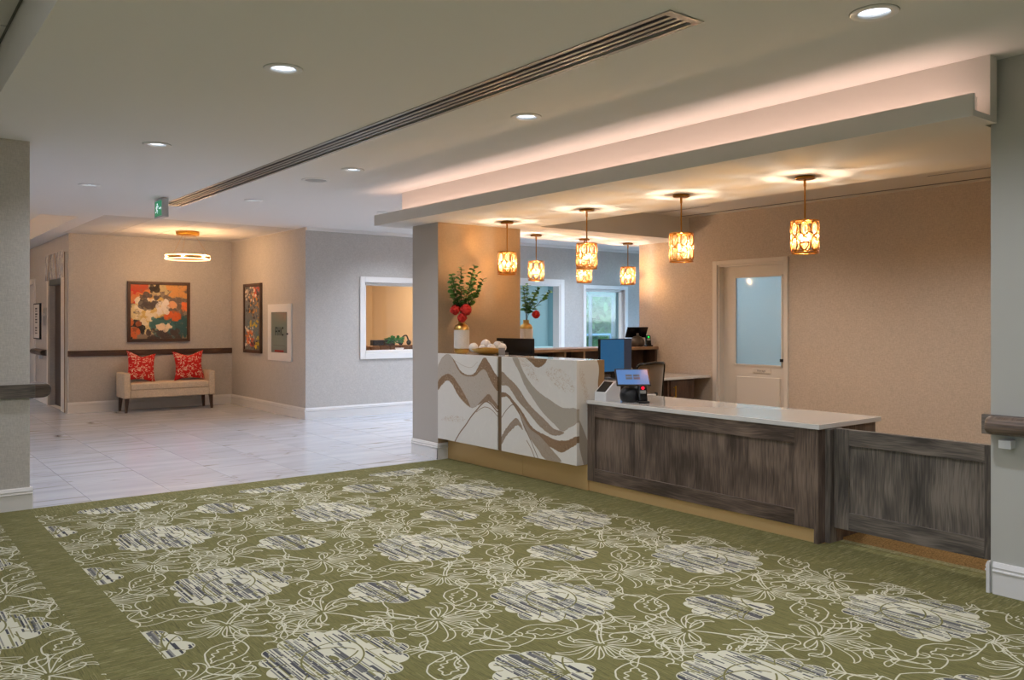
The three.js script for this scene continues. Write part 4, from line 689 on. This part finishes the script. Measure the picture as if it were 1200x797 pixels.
// ------------------------------------------------------------------ lift hall
const el = thing('elevator', 'dark lift doors in a pale surround still wrapped in plastic', 'elevator', [2.57, 0, 0]);
const bronze = std({ color: 0x4a3c34, roughness: 0.35, metalness: 0.4 });
part('door_leaf', bx(0.08, 0.11, 0.01, 2.12, -16.0, -15.435), bronze, el); part('door_leaf', bx(0.09, 0.12, 0.01, 2.12, -15.43, -14.86), bronze, el);
part('door_header', bx(-0.012, 0.13, 2.02, 2.12, -16.0, -14.86), std({ color: 0x5c6660, roughness: 0.5 }), el);
const surMat = std({ color: 0xded6ca, roughness: 0.4 });
part('surround_jamb', bx(-0.03, 0.002, 0, 2.12, -16.12, -16.0, 0.004), surMat, el); part('surround_jamb', bx(-0.03, 0.002, 0, 2.12, -14.86, -14.52, 0.004), surMat, el);
part('surround_header', bx(-0.03, 0.002, 2.12, 2.5, -16.12, -14.52, 0.004), surMat, el);
{ const g = new THREE.PlaneGeometry(1.6, 0.42, 40, 10).rotateY(-Math.PI / 2), p = g.attributes.position; for (let i = 0; i < p.count; i++) p.setX(i, -0.05 - 0.012 * fbm(p.getZ(i) * 5, p.getY(i) * 6, 3)); g.computeVertexNormals(); part('plastic_wrap', g.translate(0, 2.31, -15.32), phy({ color: 0xffffff, transmission: 0.6, thickness: 0, roughness: 0.15 }), el).userData.label = 'clear plastic sheet'; }
const tape = std({ color: 0x8a6b4c, roughness: 0.5 });
for (const [z, a] of [[-15.75, 0.5], [-15.1, -0.5]]) part('tape', new THREE.BoxGeometry(0.004, 0.46, 0.05).rotateX(a).translate(-0.064, 2.3, z), tape, el);
part('tape', bx(-0.036, -0.03, 0, 2.5, -14.56, -14.52), tape, el);
const dirTex = canvasTex(64, 256, (c, w, h) => { c.fillStyle = '#e9e6e0'; c.fillRect(0, 0, w, h); c.fillStyle = '#1c1a19'; let y = 26; for (const k of [18, 12, 20, 14, 18, 16, 0, 18, 14, 12]) { c.fillRect(18, y, 26 - (k % 5), k * 0.62); y += 21; } });
const ds = thing('directory_sign', 'tall white wall sign with black marks beside the lift', 'sign', [2.57, 1.42, -17.14]);
part('board', bx(-0.03, 0, -0.32, 0.32, -0.33, 0.33, 0.004), M.black, ds); part('sign_face', plateX(0.58, 0.6).translate(-0.031, 0, 0), std({ map: dirTex, roughness: 0.5 }), ds);
const cs = thing('call_panel', 'small steel lift call panel beside the directory sign', 'panel', [2.57, 1.5, -16.44]);
part('plate', bx(-0.012, 0, -0.15, 0.15, -0.16, 0.16, 0.003), M.steel, cs); part('button', cyl(0.025, 0.025, 0.008, 0, 0, 0, 14).rotateZ(Math.PI / 2).translate(-0.015, 0.03, 0), M.white, cs);

// handrails: a flat back plate and a rounded rail
function railZ(x, sgn, z0, z1, y, name, label, capNear) { // rail on a wall x = const, standing out to the side sgn
  const t = thing(name, label, 'handrail', [x, y, 0]);
  part('back_plate', bx(Math.min(0, sgn * 0.03), Math.max(0, sgn * 0.03), -0.052, 0.05, z0, z1, 0.003, 'h'), M.woodGrey, t);
  const s = new THREE.Shape(); s.moveTo(sgn * 0.03, 0.045); s.bezierCurveTo(sgn * 0.07, 0.055, sgn * 0.115, 0.045, sgn * 0.115, 0.0); s.bezierCurveTo(sgn * 0.115, -0.04, sgn * 0.08, -0.05, sgn * 0.03, -0.05); s.lineTo(sgn * 0.03, 0.045);
  const a = z0 + 0.075, b = z1 - 0.035, g = new THREE.ExtrudeGeometry(s, { depth: b - a, bevelEnabled: true, bevelThickness: 0.03, bevelSize: 0.012, bevelOffset: -0.012, bevelSegments: 4, curveSegments: 8 }).translate(0, 0, a);
  part('rail', metreUV(g, 'h'), M.wood, t); return t;
}
const rr1 = railZ(4.68, -1, -1.955, 4.9, 0.883, 'handrail', 'dark wooden handrail on the pale wall end by the gate');
for (const z of [-1.83, 0, 1.8]) part('bracket', bx(-0.06, 0, -0.115, -0.072, z - 0.03, z + 0.03, 0.003), M.plasticWhite, rr1).userData.label = 'white bracket';
const rl = thing('handrail', 'dark wooden wall rail on the grey wall end beside the stone floor', 'handrail', [0, 0.893, -7.25]);
part('back_plate', bx(-3.9, 1.062, -0.052, 0.052, 0, 0.03, 0.003, 'h'), M.woodGrey, rl);
{ const s = new THREE.Shape(); s.moveTo(0, 0.045); s.lineTo(0.10, 0.045); s.bezierCurveTo(0.135, 0.045, 0.14, 0.02, 0.14, 0); s.bezierCurveTo(0.14, -0.03, 0.12, -0.048, 0.08, -0.05); s.lineTo(0, -0.05); s.lineTo(0, 0.045); part('rail_return', metreUV(new THREE.ExtrudeGeometry(s, { depth: 0.25, bevelEnabled: true, bevelSize: 0.006, bevelThickness: 0.01, bevelSegments: 3 }).translate(1.03, 0, -0.26), 'h'), M.wood, rl); }
const rh = railZ(2.57, -1, -17.35, -16.2, 0.88, 'handrail', 'short dark handrail beside the lift, on the papered hall wall');
part('bracket', bx(-0.05, 0, -0.12, -0.06, -16.8, -16.74, 0.003), M.plasticWhite, rh);

// ------------------------------------------------------------------ on the bar
const sleeve = std({ color: 0xd6cfc6, roughness: 0.9, bumpMap: dataTex(256, 256, (u, v) => { const n = 255 * Math.abs(Math.sin(u * 88) * Math.sin(v * 60 + Math.floor(u * 28) % 2)); return [n, n, n]; }, false), bumpScale: 0.004 });
function makeVase(label, pos) {
  const t = thing('vase', label, 'vase', pos, 0, 'gold vases with white textured sleeves');
  part('foot', lathe([[0, 0], [0.06, 0], [0.074, 0.012], [0.078, 0.04], [0.077, 0.05]], 32), M.goldPale, t);
  part('sleeve', lathe([[0.077, 0.05], [0.0795, 0.056], [0.0795, 0.235], [0.077, 0.24]], 40), sleeve, t).userData.label = 'white textured band';
  part('shoulder', lathe([[0.077, 0.24], [0.076, 0.262], [0.062, 0.287], [0.04, 0.3], [0.036, 0.31], [0.036, 0.34], [0.04, 0.345], [0.035, 0.345], [0.031, 0.33]], 32), M.goldPale, t);
  return t;
}
makeVase('gold vase with white textured band holding red flowers, before the column', [4.86, 1.092, -7.06]);
makeVase('gold vase with white textured band on the side counter, partly behind the column', [6.24, 1.09, -7.72]);
const leafM = phy({ color: 0x4c7d34, roughness: 0.6, transmission: 0.12, thickness: 0 }), stemM = std({ color: 0x4d3f28, roughness: 0.8 }), redM = std({ color: 0xc8281e, roughness: 0.7 });
const leafDisc = (() => { const g = new THREE.CircleGeometry(1, 9); const p = g.attributes.position; for (let i = 0; i < p.count; i++) { const x = p.getX(i), y = p.getY(i); p.setXYZ(i, x * 0.85, y + 1, 0.16 * x * x - 0.1 * y * y); } g.computeVertexNormals(); return clean(g); })();
function bouquet(label, pos, stems, blooms) {
  const t = thing('flower_bouquet', label, 'bouquet', pos);
  for (const [dx, dy, dz, n, bend] of stems) {
    const cur = new THREE.CatmullRomCurve3([new THREE.Vector3(0, 0.01, 0), new THREE.Vector3(dx * 0.08, 0.19, dz * 0.08), new THREE.Vector3(dx * 0.35 + bend, 0.19 + dy * 0.4, dz * 0.35), new THREE.Vector3(dx * 0.75, 0.19 + dy * 0.75, dz * 0.75), new THREE.Vector3(dx, 0.19 + dy, dz)]);
    const st = part('stem', new THREE.TubeGeometry(cur, 20, 0.0028, 5), stemM, t), gs = [];
    for (let i = 0; i < n; i++) { const u = 0.3 + 0.7 * i / (n - 1), p = cur.getPoint(u), q = cur.getTangent(u), s = (0.047 - 0.026 * u) * rr(0.8, 1.2), a = i * 2.2 + rr(-0.4, 0.4);
      const side = new THREE.Vector3(Math.cos(a), rr(0.05, 0.5), Math.sin(a)).normalize(), zed = new THREE.Vector3().crossVectors(side, q).cross(side).normalize().add(new THREE.Vector3(rr(-0.5, 0.5), rr(-0.3, 0.5), rr(-0.3, 0.8))).normalize(), xx = new THREE.Vector3().crossVectors(side, zed).normalize(), zz = new THREE.Vector3().crossVectors(xx, side);
      gs.push(leafDisc.clone().applyMatrix4(new THREE.Matrix4().makeBasis(xx.multiplyScalar(s), side.multiplyScalar(s), zz.multiplyScalar(s)).setPosition(p))); }
    part('leaves', merge(gs), leafM, st).userData.kind = 'stuff';
  }
  for (const [bxx, by, bz, br] of blooms) {
    const gs = [], pet = clean(new THREE.CircleGeometry(0.013, 5));
    for (let i = 0; i < 150; i++) { const y = 1 - 2 * (i + 0.5) / 150, a = i * 2.39996, rad = Math.sqrt(1 - y * y), v = new THREE.Vector3(Math.cos(a) * rad, y, Math.sin(a) * rad); const m = new THREE.Matrix4().lookAt(v, new THREE.Vector3(), new THREE.Vector3(0.1, 1, 0.2)); for (let k = 0; k < 3; k++) gs.push(pet.clone().translate(0.007, 0, 0).rotateZ(k * 2.09).rotateX(rr(-0.5, 0.5)).applyMatrix4(m).translate(v.x * br * rr(0.75, 1.15), v.y * br * rr(0.75, 1.1), v.z * br * rr(0.75, 1.15))); }
    gs.push(clean(new THREE.IcosahedronGeometry(br * 0.5, 2)));
    part('flower_head', merge(gs).translate(bxx, by, bz), redM, t).userData.label = 'red flower cluster';
  }
  return t;
}
bouquet('tall leafy green stems with three red flower heads in the bar vase', [4.86, 1.30, -7.06], [[-0.17, 0.33, 0.05, 24, 0], [-0.03, 0.48, 0.03, 27, -0.05], [0.12, 0.5, 0.06, 26, 0.03], [0.25, 0.37, 0.04, 24, 0.03], [-0.11, 0.4, -0.02, 24, -0.04], [0.05, 0.34, 0.1, 24, 0], [0.14, 0.24, 0.1, 20, 0.02], [-0.06, 0.28, 0.08, 20, 0], [0.18, 0.42, 0.02, 24, 0.04]], [[-0.1, 0.235, 0.03, 0.045], [-0.01, 0.235, 0.09, 0.053], [-0.05, 0.155, 0.08, 0.042]]);
bouquet('leafy green stems with a red flower in the second vase', [6.24, 1.30, -7.72], [[-0.08, 0.34, 0.05, 24, 0], [-0.02, 0.36, 0.05, 26, 0], [0.3, 0.3, 0.1, 24, 0.03], [0.14, 0.33, 0.06, 24, 0.02], [0.06, 0.26, 0.1, 22, 0]], [[0.1, 0.2, 0.06, 0.043]]);
const bowl = thing('gold_bowl', 'shallow wavy gold bowl of white balls on the bar', 'bowl', [4.87, 1.092, -6.62]);
{ const g = lathe([[0, 0.002], [0.06, 0], [0.1, 0.012], [0.15, 0.04], [0.175, 0.066], [0.171, 0.069], [0.145, 0.046], [0.095, 0.019], [0.05, 0.01], [0, 0.01]], 40), p = g.attributes.position; for (let i = 0; i < p.count; i++) { const a = Math.atan2(p.getZ(i), p.getX(i)), r = Math.hypot(p.getX(i), p.getZ(i)); p.setY(i, p.getY(i) + 0.008 * Math.sin(a * 3 + 1) * Math.pow(r / 0.17, 3)); } g.computeVertexNormals(); part('dish', g, M.goldPale, bowl); }
const ballG = (() => { const g = mergeVertices(new THREE.IcosahedronGeometry(0.046, 5).deleteAttribute('normal').deleteAttribute('uv')); const p = g.attributes.position, v = new THREE.Vector3(); for (let i = 0; i < p.count; i++) { v.fromBufferAttribute(p, i); const k = 1 - 0.16 * Math.pow(Math.abs(noise.noise(v.x * 130, v.y * 130, v.z * 130)), 0.6) + 0.06; p.setXYZ(i, v.x * k, v.y * k, v.z * k); } g.computeVertexNormals(); return g; })();
const ballM = std({ color: 0xd8d2cc, roughness: 0.95 });
for (const [dx, dy, dz, s, lab] of [[-0.13, 0.072, -0.06, 0.98, 'white rough decorative ball at the vase side of the bowl'], [-0.09, 0.062, 0.03, 0.8, 'small white rough ball low at the front of the bowl'], [0.0, 0.098, -0.04, 1.08, 'largest white rough ball, topmost in the bowl'], [-0.005, 0.065, 0.06, 0.92, 'white rough ball in the middle of the bowl'], [0.11, 0.086, 0.01, 0.98, 'white rough ball at the back of the bowl'], [0.1, 0.072, 0.1, 0.88, 'white rough ball at the bowl side nearest the monitor']]) { const b = solo('decorative_ball', ballG, ballM, lab, 'ball', 'white decorative balls in the gold bowl'); b.scale.setScalar(s); b.position.set(4.87 + dx, 1.092 + dy, -6.62 + dz); b.rotation.set(dx * 40, dz * 30, 1); }
const holder = thing('card_holder', 'small clear plastic card holder on the bar beside the bowl', 'card holder', [4.87, 1.092, -6.36]);
part('back_plate', bx(-0.03, -0.026, 0, 0.075, -0.05, 0.05, 0.001), phy({ color: 0xb8aea4, transmission: 0.5, thickness: 0, roughness: 0.2 }), holder); part('front_lip', bx(0.01, 0.014, 0, 0.03, -0.05, 0.05, 0.001), phy({ color: 0xb8aea4, transmission: 0.5, thickness: 0, roughness: 0.2 }), holder); part('base', bx(-0.03, 0.014, 0, 0.004, -0.05, 0.05), M.plasticWhite, holder);

function monitor(name, label, pos, turn, w, h, lift, screenMat) { // screen faces local +z
  const t = thing(name, label, 'monitor', pos, turn);
  part('housing', bx(-w / 2, w / 2, lift, lift + h, -0.022, 0.012, 0.006), M.blackGloss, t);
  part('screen', new THREE.PlaneGeometry(w - 0.02, h - 0.024).translate(0, lift + h / 2 + 0.003, 0.0128), screenMat, t);
  part('badge', bx(w / 2 - 0.11, w / 2 - 0.03, lift + h - 0.055, lift + h - 0.035, -0.0235, -0.021), M.steel, t);
  part('neck', bx(-0.03, 0.03, 0.01, lift + h * 0.5, -0.05, -0.024, 0.004), M.black, t);
  part('stand_base', bx(-0.11, 0.11, 0, 0.014, -0.12, 0.08, 0.005), M.black, t); return t;
}
const offScreen = std({ color: 0x0b0b0d, roughness: 0.2 });
monitor('computer_monitor', 'black monitor seen from behind, above the stone bar', [5.33, 0.76, -6.77], Math.PI / 2 + 0.05, 0.56, 0.345, 0.14, offScreen);
const blueTex = canvasTex(256, 256, (c, w, h) => { c.fillStyle = '#2f84c0'; c.fillRect(0, 0, w, h); c.fillStyle = '#44485a'; c.fillRect(w * 0.76, 0, w * 0.24, h); });  // darker strip at the right is a reflection drawn into the screen
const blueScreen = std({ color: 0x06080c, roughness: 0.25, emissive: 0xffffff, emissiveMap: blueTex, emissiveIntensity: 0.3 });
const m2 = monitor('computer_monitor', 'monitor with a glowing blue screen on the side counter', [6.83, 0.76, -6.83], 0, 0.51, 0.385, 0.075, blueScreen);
{ const l = new THREE.RectAreaLight(0x4090d0, 0.25, 0.45, 0.33); l.rotation.y = Math.PI; l.position.set(0, 0.27, 0.02); l.name = 'screen_light'; m2.add(l); }

// point of sale on the low desk
const posTex = canvasTex(256, 192, (c, w, h) => { c.fillStyle = '#4f8fd8'; c.fillRect(0, 0, w, h); c.fillStyle = '#5d6878'; c.fillRect(70, 62, 54, 30); c.fillRect(132, 62, 54, 30); c.fillRect(70, 98, 54, 30); c.fillStyle = '#6c6478'; c.fillRect(132, 98, 54, 30); c.fillStyle = '#3c4656'; for (const [x, y] of [[76, 70], [138, 70], [76, 106], [138, 106]]) { c.fillRect(x, y, 40, 4); c.fillRect(x, y + 9, 28, 4); } });
function tabletStand(label, pos, turn, tilt, lit, baseMat, lift = 0.185) {
  const t = thing('tablet_terminal', label, 'tablet', pos, turn);
  const b = new THREE.SphereGeometry(0.105, 28, 18), p = b.attributes.position; for (let i = 0; i < p.count; i++) { const y = p.getY(i); p.setXYZ(i, p.getX(i) * 0.95, Math.max(-0.052, y * 0.85), p.getZ(i) * 0.8); } b.computeVertexNormals();
  part('base', b.translate(0, 0.052, 0), baseMat, t); part('arm', tube([[0, 0.1, -0.01], [0, lift * 0.8, -0.025], [0, lift, -0.01]], 0.018, 10, 8), baseMat, t);
  const s = part('tablet', bx(-0.14, 0.14, -0.088, 0.088, -0.006, 0.006, 0.004), M.blackGloss, t); s.position.set(0, lift + 0.015, 0.03); s.rotation.x = tilt;
  part('screen', new THREE.PlaneGeometry(0.255, 0.152).translate(0, 0, 0.0066), lit ? std({ color: 0x05070a, roughness: 0.2, emissive: 0xffffff, emissiveMap: posTex, emissiveIntensity: 0.55 }) : offScreen, s);
  if (lit) { const l = new THREE.RectAreaLight(0x60a0ff, 0.3, 0.24, 0.14); l.rotation.y = Math.PI; l.position.z = 0.01; l.name = 'screen_light'; s.add(l); }
  return t;
}
tabletStand('tablet with lit blue screen on a black round stand, on the low desk', [4.99, 0.762, -4.80], -0.62, -0.75, true, std({ color: 0x17181a, roughness: 0.38 }));
tabletStand('dark tablet facing away on a round stand, on the side counter', [8.0, 1.09, -7.6], Math.PI - 0.5, -0.7, false, std({ color: 0x4a4038, roughness: 0.4 }), 0.17);
function cardReader(label, pos, turn, dot) { const t = thing('card_reader', label, 'card reader', pos, turn); part('cradle', bx(-0.045, 0.045, 0, 0.02, -0.05, 0.05, 0.008), M.black, t); part('body', bx(-0.036, 0.036, 0.012, 0.145, -0.024, 0.024, 0.012).rotateX(-0.2), M.blackGloss, t); part('display', bx(-0.024, 0.024, 0.075, 0.1, 0.02, 0.0265, 0.001).rotateX(-0.2), M.steel, t); part('status_light', new THREE.SphereGeometry(0.013, 14, 10).translate(0, 0.12, 0.024).rotateX(-0.2), std({ color: dot, emissive: dot, emissiveIntensity: 1.6 }), t); return t; }
cardReader('black card reader with a red light on the low desk', [4.965, 0.762, -4.655], -0.55, 0xd8102a);
cardReader('dark card reader with a green light on the side counter', [8.17, 1.09, -7.56], -0.4, 0x10b848);
const pr = thing('receipt_printer', 'white receipt printer with a dark sloped top beside the tablet', 'printer', [4.93, 0.762, -5.02], 0.05);
{ const s = new THREE.Shape([[-0.085, 0], [0.085, 0], [0.085, 0.14], [0.02, 0.145], [-0.085, 0.062]].map((q) => new THREE.Vector2(...q))); part('body', metreUV(new THREE.ExtrudeGeometry(s, { depth: 0.12, bevelEnabled: true, bevelSize: 0.005, bevelThickness: 0.005, bevelSegments: 2 }).translate(0, 0.005, -0.06)), M.plasticWhite, pr); const a = Math.atan2(0.083, 0.105); part('lid', new RoundedBoxGeometry(0.125, 0.012, 0.098, 2, 0.004).rotateZ(a).translate(-0.034, 0.113, 0), M.blackGloss, pr); part('paper_slot', new THREE.BoxGeometry(0.004, 0.006, 0.08).rotateZ(a).translate(0.03, 0.153, 0), M.steel, pr); }

// office chair, facing the side counter
const ch = thing('office_chair', 'black mesh back office chair behind the low desk', 'chair', [6.33, 0, -6.02], 0.15);
{
  const sh = [[-0.23, 0.56], [-0.25, 0.8], [-0.235, 0.97], [-0.1, 0.995], [0.1, 0.995], [0.235, 0.97], [0.25, 0.8], [0.23, 0.56], [0, 0.53]].map(([x, y]) => [x, y, 0.2 - 1.2 * x * x + 0.1 * (y - 0.55)]);
  part('back_frame', tube(sh, 0.014, 60, 8, true), M.blackGloss, ch);
  const g = new THREE.PlaneGeometry(0.46, 0.44, 12, 8), p = g.attributes.position; for (let i = 0; i < p.count; i++) { const x = p.getX(i), y = p.getY(i) + 0.765; p.setXYZ(i, x, y, 0.2 - 1.2 * x * x + 0.1 * (y - 0.55)); } g.computeVertexNormals();
  part('back_mesh', g, phy({ color: 0x6b5c4a, transmission: 0.35, thickness: 0, roughness: 0.9, side: THREE.DoubleSide }), ch).userData.label = 'see-through brown mesh';
  part('seat', bx(-0.24, 0.24, 0.44, 0.51, -0.26, 0.2, 0.03), M.black, ch); part('back_support', tube([[0, 0.45, 0.12], [0, 0.5, 0.26], [0, 0.7, 0.235]], 0.018, 12, 8), M.black, ch);
  for (const s of [-1, 1]) part('armrest', merge([tube([[s * 0.2, 0.46, 0], [s * 0.29, 0.5, 0], [s * 0.29, 0.67, 0]], 0.013, 12, 6), bx(s * 0.29 - 0.04, s * 0.29 + 0.04, 0.67, 0.695, -0.14, 0.1, 0.01)]), M.black, ch);
  part('gas_lift', cyl(0.025, 0.03, 0.34, 0, 0.27, 0, 14), M.black, ch);
  for (let k = 0; k < 5; k++) { const a = k / 5 * 6.283; part('base_spoke', tube([[0, 0.12, 0], [Math.cos(a) * 0.28, 0.075, Math.sin(a) * 0.28]], 0.02, 3, 7), M.black, ch); part('caster', new THREE.SphereGeometry(0.03, 12, 8).translate(Math.cos(a) * 0.28, 0.03, Math.sin(a) * 0.28), M.black, ch); }
}
const ph = thing('desk_phone', 'grey desk phone on the side counter beside the blue monitor', 'phone', [7.28, 0.76, -7.1]);
{ const s = new THREE.Shape([[-0.09, 0], [0.09, 0], [0.09, 0.03], [-0.05, 0.14], [-0.09, 0.13]].map((q) => new THREE.Vector2(...q))); part('body', metreUV(new THREE.ExtrudeGeometry(s, { depth: 0.18, bevelEnabled: true, bevelSize: 0.004, bevelThickness: 0.004, bevelSegments: 2 }).translate(0, 0.004, -0.09).rotateY(-1.57)), std({ color: 0x8a7f74, roughness: 0.5 }), ph); part('handset', tube([[-0.07, 0.15, -0.05], [-0.07, 0.13, 0.0], [-0.07, 0.07, 0.07]], 0.017, 10, 8), M.black, ph); }
const kb = thing('document_tray', 'low black paper tray inside the side counter cubby', 'tray', [6.18, 0.98, -7.6]);
part('tray_base', bx(-0.2, 0.2, 0, 0.006, -0.1, 0.12), M.black, kb); part('tray_wall', merge([bx(-0.2, -0.195, 0, 0.045, -0.1, 0.12), bx(0.195, 0.2, 0, 0.045, -0.1, 0.12), bx(-0.2, 0.2, 0, 0.045, -0.1, -0.095)]), M.black, kb); part('tray_shelf', bx(-0.24, 0.24, -0.02, 0, -0.12, 0.14), M.woodBrown, kb);

// ------------------------------------------------------------------ seen through the interior windows
const bq = thing('tufted_banquette', 'brown tufted banquette back seen through the white framed window', 'sofa', [6.95, 0, -12.5]);
const lea = std({ color: 0x7a5433, roughness: 0.55 });
part('seat_base', bx(-0.62, 0.9, 0.05, 0.46, -0.6, 0, 0.04), lea, bq);
for (let i = 0; i < 8; i++) for (let j = 0; j < 3; j++) part('tuft', bx(-0.6 + i * 0.185, -0.6 + (i + 1) * 0.185, 0.46 + j * 0.185, 0.46 + (j + 1) * 0.185, -0.06, 0.08, 0.035), lea, bq);
const pl = thing('planter_box', 'low navy planter box on top of the banquette back', 'planter', [6.88, 1.015, -12.5]);
part('box', bx(-0.1, 0.32, 0, 0.09, -0.05, 0.05, 0.006), std({ color: 0x232a38, roughness: 0.5 }), pl);
{ const gs = []; for (let i = 0; i < 110; i++) { const s = rr(0.018, 0.034); gs.push(leafDisc.clone().scale(s, s, s).rotateX(rr(-1.5, 1.5)).rotateY(rr(0, 6)).translate(rr(0.12, 0.46), rr(0.01, 0.1), rr(-0.02, 0.09))); } const pt = thing('trailing_plant', 'bright green trailing plant in the navy planter', 'plant', [6.88, 1.03, -12.46]); part('foliage', merge(gs), phy({ color: 0x2f8a35, roughness: 0.6 }), pt).userData.kind = 'stuff'; part('root_ball', bx(0.1, 0.3, -0.01, 0.05, -0.06, 0.02, 0.01), stemM, pt); }
const hs = thing('black_headset', 'black headset lying on the banquette back', 'headset', [7.42, 1.015, -12.5]);
part('band', tube([[-0.08, 0.03, 0], [-0.05, 0.13, 0], [0.03, 0.16, 0], [0.08, 0.05, 0]], 0.013, 16, 7), M.black, hs); part('ear_cup', new THREE.SphereGeometry(0.045, 14, 10).scale(1, 1, 0.7).translate(-0.08, 0.04, 0), M.black, hs); part('ear_cup', new THREE.SphereGeometry(0.045, 14, 10).scale(1, 1, 0.7).translate(0.08, 0.04, 0), M.black, hs);
const wb = thing('white_bowl', 'small white bowl on the sill of the cream room window', 'bowl', [6.8, 0.932, -11.62]);
part('bowl_body', lathe([[0, 0], [0.035, 0], [0.04, 0.012], [0.072, 0.06], [0.07, 0.064], [0.065, 0.06], [0.03, 0.016], [0, 0.014]], 24), M.plasticWhite, wb);
struct('trim_2', bx(6.0, 7.4, 0.9, 0.932, -11.75, -11.52, 0.004), M.white, 'inner window sill of the cream room');
const ws = thing('window_seat', 'pale blue cushioned bench inside the blue room', 'bench', [11.4, 0, -14.6]);
part('bench_box', bx(-1.0, 1.35, 0, 0.72, -0.38, 0.2), M.teal, ws); for (let i = 0; i < 3; i++) part('seat_pad', bx(-1.0 + i * 0.783, -1.0 + (i + 1) * 0.783 - 0.01, 0.72, 0.84, -0.38, 0.22, 0.03), std({ color: 0xa9cdd2, roughness: 0.9 }), ws);
const ot = thing('small_armchair', 'small grey blue armchair below the outside window', 'armchair', [14.05, 0, -14.3]);
part('seat', bx(-0.3, 0.3, 0.2, 0.5, -0.3, 0.3, 0.05), std({ color: 0x5a7480, roughness: 0.9 }), ot); part('backrest', bx(-0.3, 0.3, 0.4, 0.92, 0.18, 0.32, 0.05), std({ color: 0x5a7480, roughness: 0.9 }), ot);
for (const s of [-1, 1]) part('arm', bx(s * 0.22, s * 0.34, 0.2, 0.7, -0.3, 0.3, 0.04), std({ color: 0x5a7480, roughness: 0.9 }), ot);
for (const sx of [-1, 1]) for (const sz of [-1, 1]) part('leg', cyl(0.022, 0.014, 0.2, sx * 0.25, 0.1, sz * 0.24, 10), M.woodBrown, ot);
const rlg = thing('balcony_railing', 'metal railing outside the window before the trees', 'railing', [15.2, 0, -17.2]);
part('top_rail', bx(-3, 3, 1.02, 1.07, -0.03, 0.03), std({ color: 0x7f98a4, roughness: 0.5 }), rlg); part('lower_rail', bx(-3, 3, 0.15, 0.19, -0.02, 0.02), std({ color: 0x7f98a4, roughness: 0.5 }), rlg);
for (let i = 0; i <= 5; i++) part('post', bx(-3 + i * 1.2 - 0.03, -3 + i * 1.2 + 0.03, -0.4, 1.05, -0.03, 0.03), std({ color: 0x7f98a4, roughness: 0.5 }), rlg);
function tree(x, z, h, r, col, label) {
  const t = thing('garden_tree', label, 'tree', [x, -0.4, z], 0, 'trees outside the window');
  part('trunk', tube([[0, 0, 0], [0.1, h * 0.3, 0.05], [-0.05, h * 0.6, 0]], 0.13, 10, 8), stemM, t);
  const gs = []; for (let i = 0; i < 5200; i++) { const v = new THREE.Vector3(rr(-1, 1), rr(-1, 1), rr(-1, 1)); if (v.length() > 1 || v.length() < 0.35) { continue; } const k = 1 + 0.35 * fbm(v.x * 2.2 + x, v.y * 2.2, v.z * 2.2, 2); const s = rr(0.1, 0.19); gs.push(leafDisc.clone().scale(s, s, s).rotateX(rr(0, 6)).rotateY(rr(0, 6)).translate(v.x * r * k, h * 0.58 + v.y * h * 0.42 * k, v.z * r * k)); }
  part('crown', merge(gs), phy({ color: col, roughness: 0.7, transmission: 0.3, thickness: 0 }), t).userData.kind = 'stuff'; return t;
}
tree(20.4, -20.8, 4.2, 1.9, 0x86b452, 'bright green leafy tree right behind the railing');
tree(16.0, -26.5, 6.0, 2.4, 0x6f9c48, 'deep green tree farther along beyond the railing');
tree(29.5, -29, 7.0, 3.2, 0x9cbc68, 'pale green tree farthest beyond the railing');
tree(24.6, -24.2, 4.6, 2.3, 0x90b658, 'low rounded green tree between the taller ones');

renderer.render(scene, camera);
